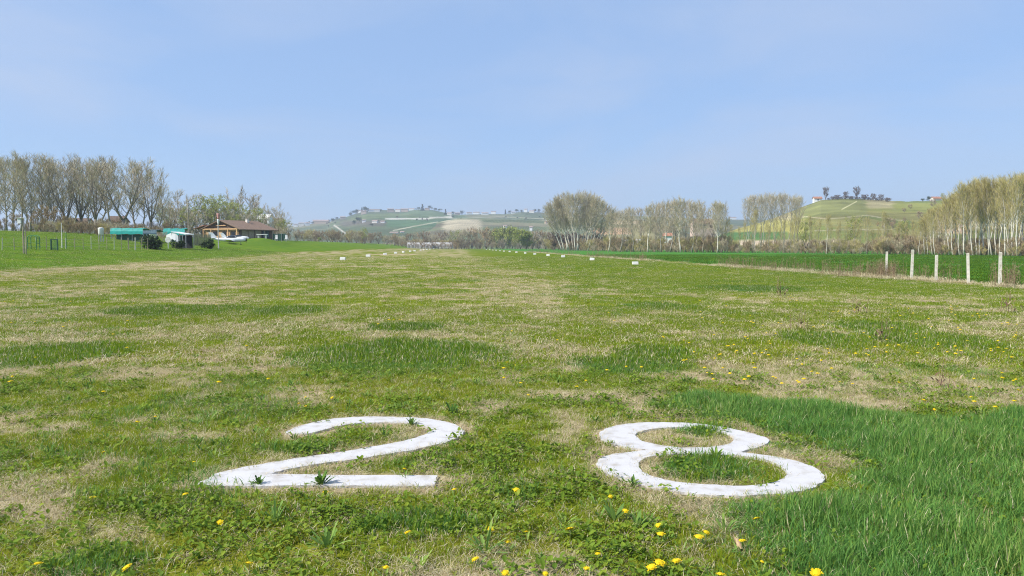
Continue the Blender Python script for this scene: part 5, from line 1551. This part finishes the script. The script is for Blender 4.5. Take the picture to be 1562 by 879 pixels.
# table and chair on the veranda
def table(x, y, z, label):
    e = empty("garden_table", (x, y, z))
    b = MB(); b.box((0, 0, 0.95), (2.5, 0.9, 0.14)); b.build("table_top", M["white"], e)
    for sx in (-0.9, 0.9):
        for sy in (-0.3, 0.3):
            b = MB(); b.box((sx, sy, 0.44), (0.1, 0.1, 0.9)); b.build("leg", M["white"], e)
    tag(e, label, "table")
table(px_x(401, 178), 178, zat(364, 178), "white table under the veranda at the right of the clubhouse")
def chair(x, y, z, label):
    e = empty("garden_chair", (x, y, z))
    b = MB(); b.box((0, 0, 0.45), (0.6, 0.6, 0.06)); b.build("seat", M["white"], e)
    b = MB(); b.box((0, 0.3, 0.95), (0.6, 0.06, 1.0)); b.build("backrest", M["white"], e)
    for sx in (-0.26, 0.26):
        for sy in (-0.26, 0.26):
            b = MB(); b.box((sx, sy, 0.21), (0.06, 0.06, 0.42)); b.build("leg", M["white"], e)
    tag(e, label, "chair")
for xp, lab in ((422, "white chair left of two in front of the green screen"), (437, "white chair right of two by the green screen")):
    dd = 198; chair(px_x(xp, dd), dd, zat(367, dd), lab)
# green net screen right of the clubhouse
e = empty("net_screen", (px_x(427, 205), 205, zat(369, 205)), 0.05)
b = MB(); b.box((0, 0, 1.25), (3.6, 0.05, 1.9)); b.build("net", M["net_green"], e)
for xx in (-1.8, -0.6, 0.6, 1.8):
    b = MB(); b.tube([(xx, -0.08, 0), (xx, -0.08, 2.4)], 0.06, 6); b.build("post", M["metal"], e)
tag(e, "dark green net screen on posts right of the clubhouse", "screen")

# ------------------------------------------------------------------ light aircraft
def aircraft():
    e = empty("light_aircraft")
    rings = []
    for xx, zc, ry, rz_ in ((-3.0, 1.12, 0.05, 0.08), (-2.4, 1.10, 0.13, 0.17), (-1.2, 1.05, 0.30, 0.32), (-0.2, 1.02, 0.50, 0.46), (0.8, 1.02, 0.52, 0.46), (1.6, 1.02, 0.48, 0.42), (2.3, 1.02, 0.38, 0.34), (2.75, 1.0, 0.22, 0.22)):
        rings.append([(xx, ry * math.cos(2*PI*k/16), zc + rz_ * math.sin(2*PI*k/16)) for k in range(16)])
    b = MB(); b.loft(rings); b.build("fuselage", M["white"], e, smooth=True)
    cr = []
    for xx, rr, zz in ((-0.7, 0.05, 1.36), (-0.35, 0.34, 1.38), (0.3, 0.43, 1.40), (0.9, 0.36, 1.38), (1.45, 0.06, 1.36)):
        cr.append([(xx, rr * 0.95 * math.cos(PI*k/8), zz + rr * 0.95 * math.sin(PI*k/8)) for k in range(9)])
    b = MB(); b.loft(cr); b.build("canopy", M["glass_dark"], e, smooth=True)
    wg = []
    for yy, ch, tk, xo, zo in ((-4.3, 0.85, 0.08, 0.1, 0.98), (-4.1, 1.0, 0.12, 0.1, 0.96), (-0.4, 1.35, 0.19, 0.15, 0.74), (0.4, 1.35, 0.19, 0.15, 0.74), (4.1, 1.0, 0.12, 0.1, 0.96), (4.3, 0.85, 0.08, 0.1, 0.98)):
        wg.append([(xo + ch * a, yy, zo + tk * c) for a, c in ((0.5, 0.0), (0.35, 0.45), (0.0, 0.5), (-0.5, 0.02), (0.0, -0.4), (0.35, -0.4))])
    b = MB(); b.loft(wg); b.build("wing", M["white"], e)
    b = MB(); b.loft([[(xa, -0.05, za), (xb, -0.05, za), (xb, 0.05, za), (xa, 0.05, za)] for xa, xb, za in ((-3.1, -1.9, 1.15), (-3.45, -2.75, 2.15), (-3.5, -2.95, 2.3))]); b.build("tail_fin", M["white"], e)
    b = MB()
    b.loft([[(-3.05, yy, 1.22 + q), (-2.4 - abs(yy) * 0.12, yy, 1.22 + q), (-2.4 - abs(yy) * 0.12, yy, 1.28 + q), (-3.05, yy, 1.28 + q)] for yy, q in ((-1.3, 0.03), (0, 0), (1.3, 0.03))]); b.build("tailplane", M["white"], e)
    b = MB(); b.loft([[(xx, r * math.cos(2*PI*k/10), 1.0 + r * math.sin(2*PI*k/10)) for k in range(10)] for xx, r in ((2.74, 0.19), (2.95, 0.13), (3.08, 0.02))]); sp = b.build("spinner", M["rubber"], e, smooth=True)
    b = MB(); b.box((2.88, 0, 1.0), (0.05, 0.12, 1.5), rot=Matrix.Rotation(0.9, 3, 'X')); b.build("propeller", M["wood_dark"], e)
    b = MB(); b.box((2.55, 0, 0.82), (0.45, 0.42, 0.2)); b.build("cowl_intake", M["rubber"], e)
    for (xx, yy, r) in ((1.9, 0, 0.17), (-0.15, -0.9, 0.2), (-0.15, 0.9, 0.2)):
        b = MB(); b.tube([(xx, yy, 0.75), (xx, yy, r)], 0.045, 6); lg = b.build("landing_gear", M["metal"], e)
        b = MB(); b.tube([(xx, yy - 0.07, r), (xx, yy + 0.07, r)], r, 14); b.build("wheel", M["rubber"], lg)
    return e
ac = aircraft()
d = 140
ac.location = (px_x(351, d), d, zat(374.5, d)); ac.rotation_euler = (0, R(0.5), R(14)); ac.scale = (1.03,) * 3
tag(ac, "white low-wing light aircraft parked broadside below the clubhouse gable, nose to the right", "aircraft", "parked light aircraft")
ac2 = copy_tree(ac)
d = 171
ac2.location = (px_x(362, d), d, zat(370.5, d)); ac2.rotation_euler = (0, R(-1), R(10)); ac2.scale = (1, 1, 1)
tag(ac2, "second white aircraft behind the first, only its upright tail fin and wing showing", "aircraft", "parked light aircraft")

# windsock
d = 110
x = px_x(334, d); zb = tzf(x, d)
e = empty("windsock", (x, d, zb))
top = zat(327, d) - zb
b = MB(); b.tube([(0, 0, -0.2), (0, 0, top)], [0.075, 0.05], 8); b.build("pole", M["white_dirty"], e)
def sock(z0, z1, r0, r1, nm, m):
    b = MB(); rr = []
    for k in range(5):
        t = k / 4; r = r0 + (r1 - r0) * t
        rr.append([(0.03 + r * math.cos(2*PI*j/9) * (1 + 0.15 * math.sin(3 * j + k)), r * 0.8 * math.sin(2*PI*j/9), z0 + (z1 - z0) * t) for j in range(9)])
    b.loft(rr); b.build(nm, m, e, smooth=True)
sock(top + 0.12, top - 0.75, 0.21, 0.17, "sock_red_band", M["red"])
sock(top - 0.75, top - 1.2, 0.17, 0.15, "sock_white_band", M["white"])
sock(top - 1.2, top - 1.6, 0.15, 0.07, "sock_end", M["white_dirty"])
b = MB(); b.tube([(0.03 + 0.28 * math.cos(2*PI*j/12), 0.23 * math.sin(2*PI*j/12), top + 0.12) for j in range(13)], 0.02, 4); b.build("hoop", M["metal"], e)
tag(e, "red and white windsock hanging limp on a white pole", "windsock")

# utility pole
d = 103; x = px_x(289, d); zb = tzf(x, d); hh = zat(307, d) - zb
e = empty("utility_pole", (x, d, zb))
b = MB(); b.tube([(0, 0, -0.3), (0, 0, hh)], [0.11, 0.075], 8); b.build("pole", M["wood_grey"], e)
b = MB(); b.box((0, 0, hh - 0.4), (0.9, 0.08, 0.08)); b.build("crossarm", M["wood_grey"], e)
tag(e, "tall grey utility pole beside the white shelter", "pole")

# white shelter with its sloping roof
d = 101; x = px_x(273, d); zb = tzf(x, d)
e = empty("shelter", (x, d, zb), -0.1)
b = MB(); b.add([(-0.55,-0.8,2.12),(1.5,-0.8,1.78),(1.5,1.4,1.78),(-0.55,1.4,2.12),(-0.55,-0.8,2.20),(1.5,-0.8,1.86),(1.5,1.4,1.86),(-0.55,1.4,2.20)],[(0,3,2,1),(4,5,6,7),(0,1,5,4),(1,2,6,5),(2,3,7,6),(3,0,4,7)]); b.build("roof", M["white"], e)
b = MB(); pts = []
cloth = [[(-1.35,-0.62,1.1),(-1.25,-0.7,1.75),(-0.6,-0.72,2.0),(0.05,-0.72,1.95),(0.38,-0.7,1.6)],[(-1.30,-0.66,0.95),(-1.0,-0.76,1.0),(-0.35,-0.78,1.2),(0.05,-0.8,0.95),(0.42,-0.74,0.42)]]
for r_ in (0, 1):
    pts += cloth[r_]
b.add(pts + [(p[0], p[1] + 0.06, p[2]) for p in pts], [(0,1,6,5),(1,2,7,6),(2,3,8,7),(3,4,9,8),(10,15,16,11),(11,16,17,12),(12,17,18,13),(13,18,19,14),(0,5,15,10),(4,14,19,9),(0,10,11,1),(1,11,12,2),(2,12,13,3),(3,13,14,4)]); b.build("tarpaulin", M["white"], e)
b = MB(); b.box((0.75, 0.9, 0.85), (1.5, 0.06, 1.75)); b.build("interior_shade", M["dark"], e)  # near-black sheet that paints in the shade inside the open shelter
for px2, py2, h2_ in ((-0.5, -0.7, 2.1), (1.45, -0.7, 1.78), (-0.5, 1.3, 2.1), (1.45, 1.3, 1.78), (0.55, -0.7, 1.95), (1.0, -0.7, 1.86)):
    b = MB(); b.tube([(px2, py2, 0), (px2, py2, h2_)], 0.05, 6); b.build("post", M["metal"], e)
tag(e, "white-roofed shelter draped with a white tarpaulin, dark inside", "shelter")
# round white sign on a post
d = 97; x = px_x(257.5, d); zb = tzf(x, d); hh = zat(366, d) - zb
e = empty("round_sign", (x, d, zb))
b = MB(); b.tube([(0, 0, 0), (0, 0, hh)], 0.05, 6); b.build("post", M["white_dirty"], e)
b = MB(); b.tube([(0, -0.055, hh), (0, -0.09, hh)], 0.37, 22); b.build("disc", M["white_dirty"], e)
tag(e, "round white sign on a white post in front of the shelter", "sign")
# dark shrubs
for xp, dd, w, top, lab in ((237, 93, 0.5, 361, "dark green clipped shrub left of the round white sign"), (269, 99, 0.36, 368, "small dark shrub under the white shelter"), (318, 108, 0.4, 366, "dark green bush before the reed screen")):
    x = px_x(xp, dd); b0 = tzf(x, dd)
    plant(K_bushd, x, dd, b0 - 0.1, zat(top, dd) - b0 + 0.1, lab, "dark shrubs by the garden fence", 1.0, cat="shrub")
# reed screen
d = 113; x = px_x(309, d); zb = tzf(x, d)
e = empty("reed_screen", (x, d, zb), 0.08)
b = MB()
for k in range(46):
    xx = -1.25 + 2.5 * k / 45
    b.tube([(xx, random.gauss(0, .012), 0), (xx + random.gauss(0, .02), 0, 1.75 + random.gauss(0, .05))], 0.03, 5)
b.build("reeds", M["reed"], e)
for zz in (0.4, 1.3):
    b = MB(); b.box((0, 0.05, zz), (2.6, 0.05, 0.06)); b.build("rail", M["wood_grey"], e)
tag(e, "grey-green reed screen between the utility pole and the windsock", "screen")
# barrel on a post frame
d = 96; x = px_x(155.5, d); zb = tzf(x, d); z0 = zat(358.5, d) - zb
e = empty("water_tank", (x, d, zb))
b = MB(); b.loft([[(r * math.cos(2*PI*k/14), r * math.sin(2*PI*k/14), z0 + zz) for k in range(14)] for r, zz in ((0.27, 0), (0.31, 0.08), (0.34, 0.75), (0.33, 0.86), (0.15, 0.95))]); b.build("tank", M["white_dirty"], e, smooth=True)
for xx, yy in ((-0.2, -0.2), (0.2, -0.2), (0.2, 0.2), (-0.2, 0.2)):
    b = MB(); b.tube([(xx, yy, 0), (xx, yy, z0)], 0.04, 6); b.build("leg", M["metal"], e)
tag(e, "white plastic tank raised on legs behind the garden fence", "tank")
# tarpaulin shelters
def tarp_shelter(xp0, xp1, yt, yb_, d, m, label, net=True):
    x0, x1 = px_x(xp0, d), px_x(xp1, d); xc = (x0 + x1) / 2; zb = tzf(xc, d); L = x1 - x0
    e = empty("tarpaulin_shelter", (xc, d, zb), 0.04)
    t, bt = zat(yt, d) - zb, zat(yb_, d) - zb
    b = MB(); n = 9; top, low = [], []
    vs = []
    for k in range(n):
        xx = -L/2 + L * k / (n - 1); sag = 0.05 * math.sin(k * 2.1)
        vs += [(xx, -0.1, bt + sag), (xx, -0.05, (t + bt) / 2), (xx, 0.15, t + sag * 0.5), (xx, 1.4, t + 0.05 + sag), (xx, 2.6, t - 0.25)]
    b.add(vs, [(5*k+j, 5*k+5+j, 5*k+6+j, 5*k+1+j) for k in range(n - 1) for j in range(4)]); b.build("tarpaulin", m, e)
    if net:
        b = MB(); b.box((0.3, 0.2, bt * 0.5), (L * 0.8, 0.04, bt * 0.95)); b.build("net", M["net_green"], e)
    for k in range(4):
        xx = -L/2 + 0.1 + (L - 0.2) * k / 3
        b = MB(); b.tube([(xx, 0.1, -0.2), (xx, 0.1, max(t - 0.05, 0.3))], 0.045, 6); b.build("post", M["metal"], e)
    tag(e, label, "shelter")
tarp_shelter(170, 219, 348.5, 357.5, 106, M["teal"], "long bright teal tarpaulin shelter behind the garden fence")
tarp_shelter(219, 240, 351, 360, 110, M["bluegrey"], "dull blue-grey tarpaulin shelter right of the long teal one")
tarp_shelter(250, 283, 349, 359, 118, M["teal"], "second teal shelter half hidden behind the white shelter")
# upturned boat-like white trough
d = 104; x = px_x(235, d); zb = tzf(x, d)
b = MB(); zz = zat(360.5, d) - zb
b.loft([[(xx, yy * s, zz + 0.02 + h_) for yy, h_ in ((-0.35, 0.28), (-0.2, 0.0), (0.2, 0.0), (0.35, 0.28))] for xx, s in ((-0.45, 0.6), (-0.3, 1), (0.3, 1), (0.45, 0.6))])
for xx in (-0.25, 0.25): b.box((xx, 0, zz / 2), (0.06, 0.4, zz))
o = b.build("water_trough", M["white_dirty"]); o.location = (x, d, zb)
tag(o, "small white trough on legs between the two tarpaulin shelters", "trough")

# garden fence with thin posts and wires
fx = [4, 23, 40, 57, 72, 88, 101, 115, 128, 140, 152, 164, 175, 186, 197, 207, 217, 226]
fence = empty("wire_fence", (0, 0, 0))
pts = []
for k, xp in enumerate(fx):
    d = 67 + xp / 225 * 22; x = px_x(xp, d); z = tzf(x, d)
    hh = (zat(360, d) - z) * random.uniform(0.85, 1.05)
    hh = max(1.0, min(1.45, hh))
    b = MB(); r_ = 0.03 if xp not in (197, 207) else 0.055
    b.tube([(x, d, z - 0.2), (x + random.gauss(0, .03), d, z + hh)], r_, 6); b.build("post", M["wood_grey"] if k % 3 else M["concrete"], fence)
    pts.append(Vector((x, d, z)))
for hgt in (0.3, 0.65, 1.0):
    b = MB(); b.tube([p + Vector((0, -0.05, hgt)) for p in pts], 0.007, 4); b.build("wire", M["metal"], fence)
tag(fence, "wire garden fence on thin pale posts across the left bank", "fence")
def pole(xp, yt, d, r, m, label, extra=None):
    x = px_x(xp, d); z = tzf(x, d); hh = zat(yt, d) - z
    e = empty("garden_pole", (x, d, z))
    b = MB(); b.tube([(0, 0, -0.2), (0.02, 0, hh)], [r, r * 0.8], 7); b.build("pole", m, e)
    if extra: extra(e, hh)
    tag(e, label, "pole")
def birdbox(e, hh):
    b = MB(); b.box((-0.22, -0.06, hh - 0.22), (0.28, 0.2, 0.44)); bx = b.build("box", M["white"], e)
    b = MB(); b.box((-0.05, -0.08, hh + 0.03), (0.75, 0.3, 0.05)); b.build("box_lid", M["white_dirty"], bx)
pole(37, 333.5, 66, 0.075, M["wood_grey"], "tall wooden pole with a white box at its top, left of the garden", birdbox)
pole(40.5, 352, 65.5, 0.05, M["wood_grey"], "thin bare stake right beside the pole with the white box")
pole(95.5, 340, 78, 0.045, M["plaster"], "tall pale thin pole between the left fence posts")
pole(102, 354, 78.5, 0.05, M["green_paint"], "short green-topped pole right of the tall pale one")
# small arched garden frame and the dark green gate
d = 72; x = px_x(50, d); zb = tzf(x, d)
e = empty("garden_arch", (x, d, zb))
arch = [(-0.42, 0, 0), (-0.42, 0, 1.15)] + [(-0.42 * math.cos(PI * k / 8), 0, 1.15 + 0.2 * math.sin(PI * k / 8)) for k in range(1, 8)] + [(0.42, 0, 1.15), (0.42, 0, 0)]
b = MB(); b.tube(arch, 0.045, 6); b.tube([(p[0], 0.5, p[2]) for p in arch], 0.045, 6); b.build("hoop", M["green_paint"], e)
for zz in (0.6, 1.1):
    b = MB(); b.tube([(-0.42, 0, zz), (-0.42, 0.5, zz)], 0.03, 5); b.tube([(0.42, 0, zz), (0.42, 0.5, zz)], 0.03, 5); b.build("bar", M["green_paint"], e)
tag(e, "green metal arch frame in the left garden", "garden arch")
d = 74; x = px_x(84, d); zb = tzf(x, d)
e = empty("garden_gate", (x, d, zb))
b = MB()
for xx in (-0.32, 0.32): b.box((xx, 0, 0.55), (0.09, 0.09, 1.1))
b.box((0, 0, 1.06), (0.56, 0.06, 0.08)); b.box((0, 0, 0.12), (0.56, 0.06, 0.08)); b.build("gate_frame", M["net_green"], e)
b = MB()
for k in range(5): b.box((-0.22 + 0.11 * k, 0, 0.58), (0.03, 0.03, 0.84))
b.build("bars", M["green_paint"], e)
tag(e, "small dark green garden gate in the left fence", "gate")

# ------------------------------------------------------------------ haze
def haze_box(x0, x1, y0, y1, z0, z1, dens):
    mb = MB(); mb.box(((x0 + x1) / 2, (y0 + y1) / 2, (z0 + z1) / 2), (x1 - x0, y1 - y0, z1 - z0))
    m, nt = new_mat("haze_air")
    out = N(nt, "ShaderNodeOutputMaterial"); v = N(nt, "ShaderNodeVolumePrincipled")
    v.inputs["Color"].default_value = (0.76, 0.85, 0.97, 1)
    v.inputs["Density"].default_value = dens
    v.inputs["Anisotropy"].default_value = 0.2
    nt.links.new(v.outputs[0], out.inputs["Volume"])
    o = mb.build("haze", m)
    tag(o, "thin pale haze filling the valley air", "haze", kind="stuff")
HAZE = 0.00030
haze_box(-2150, 2150, -2150, 2460, -2.0, 112, HAZE)

# ------------------------------------------------------------------ light
SUN_AZ, SUN_EL = R(-112), R(43)
sv = Vector((math.sin(SUN_AZ) * math.cos(SUN_EL), math.cos(SUN_AZ) * math.cos(SUN_EL), math.sin(SUN_EL)))
sd = bpy.data.lights.new("sun", "SUN"); sd.energy = 4.6; sd.angle = R(0.53); sd.color = (1.0, 0.955, 0.88)
so = bpy.data.objects.new("sun", sd); COL.objects.link(so)
so.rotation_euler = (-sv).to_track_quat('-Z', 'Y').to_euler()
so.location = (-20, -10, 30)

w = bpy.data.worlds.new("World"); scene.world = w; w.use_nodes = True
nt = w.node_tree
for n_ in list(nt.nodes): nt.nodes.remove(n_)
out = N(nt, "ShaderNodeOutputWorld"); bg = N(nt, "ShaderNodeBackground"); bg.inputs[1].default_value = 0.138
sky = N(nt, "ShaderNodeTexSky", sky_type="NISHITA", sun_disc=False)
sky.sun_elevation = SUN_EL; sky.sun_rotation = SUN_AZ
sky.altitude = 200; sky.air_density = 1.0; sky.dust_density = 0.3; sky.ozone_density = 5.0
tc = N(nt, "ShaderNodeTexCoord")
mpn = N(nt, "ShaderNodeMapping"); mpn.inputs["Scale"].default_value = (1.0, 1.0, 3.2); mpn.inputs["Rotation"].default_value = (0.25, -0.35, 0.3)
nt.links.new(tc.outputs["Generated"], mpn.inputs["Vector"])
cn = N(nt, "ShaderNodeTexNoise"); cn.inputs["Scale"].default_value = 2.3; cn.inputs["Detail"].default_value = 5; cn.inputs["Roughness"].default_value = 0.5; cn.inputs["Distortion"].default_value = 0.6
nt.links.new(mpn.outputs[0], cn.inputs["Vector"])
cv = ramp(nt, [(0.40, (1.95, 2.9, 4.7)), (0.66, (2.65, 3.32, 4.65))]); nt.links.new(cn.outputs["Fac"], cv.inputs[0])
cr = ramp(nt, [(0.36, (0.70, 0.70, 0.70)), (0.75, (0.92, 0.92, 0.92))]); nt.links.new(cn.outputs["Fac"], cr.inputs[0])
c = mixc(nt, cr.outputs[0], sky.outputs[0], cv.outputs[0])
nt.links.new(c, bg.inputs[0]); nt.links.new(bg.outputs[0], out.inputs[0])

scene.view_settings.view_transform = 'Standard'
scene.view_settings.look = 'None'
scene.view_settings.exposure = 0.43
scene.view_settings.gamma = 1.0
scene.view_settings.use_curve_mapping = False
scene.cycles.max_bounces = 5
scene.cycles.diffuse_bounces = 2
scene.cycles.glossy_bounces = 2
scene.cycles.transmission_bounces = 3
scene.cycles.transparent_max_bounces = 4
scene.cycles.volume_bounces = 0
scene.cycles.use_denoising = True
scene.cycles.denoiser = "OPENIMAGEDENOISE"
scene.cycles.denoising_input_passes = "RGB_ALBEDO_NORMAL"
scene.cycles.denoising_prefilter = "NONE"
scene.cycles.pixel_filter_type = 'BLACKMAN_HARRIS'
scene.cycles.filter_width = 1.1
scene.cycles.sample_clamp_indirect = 4.0
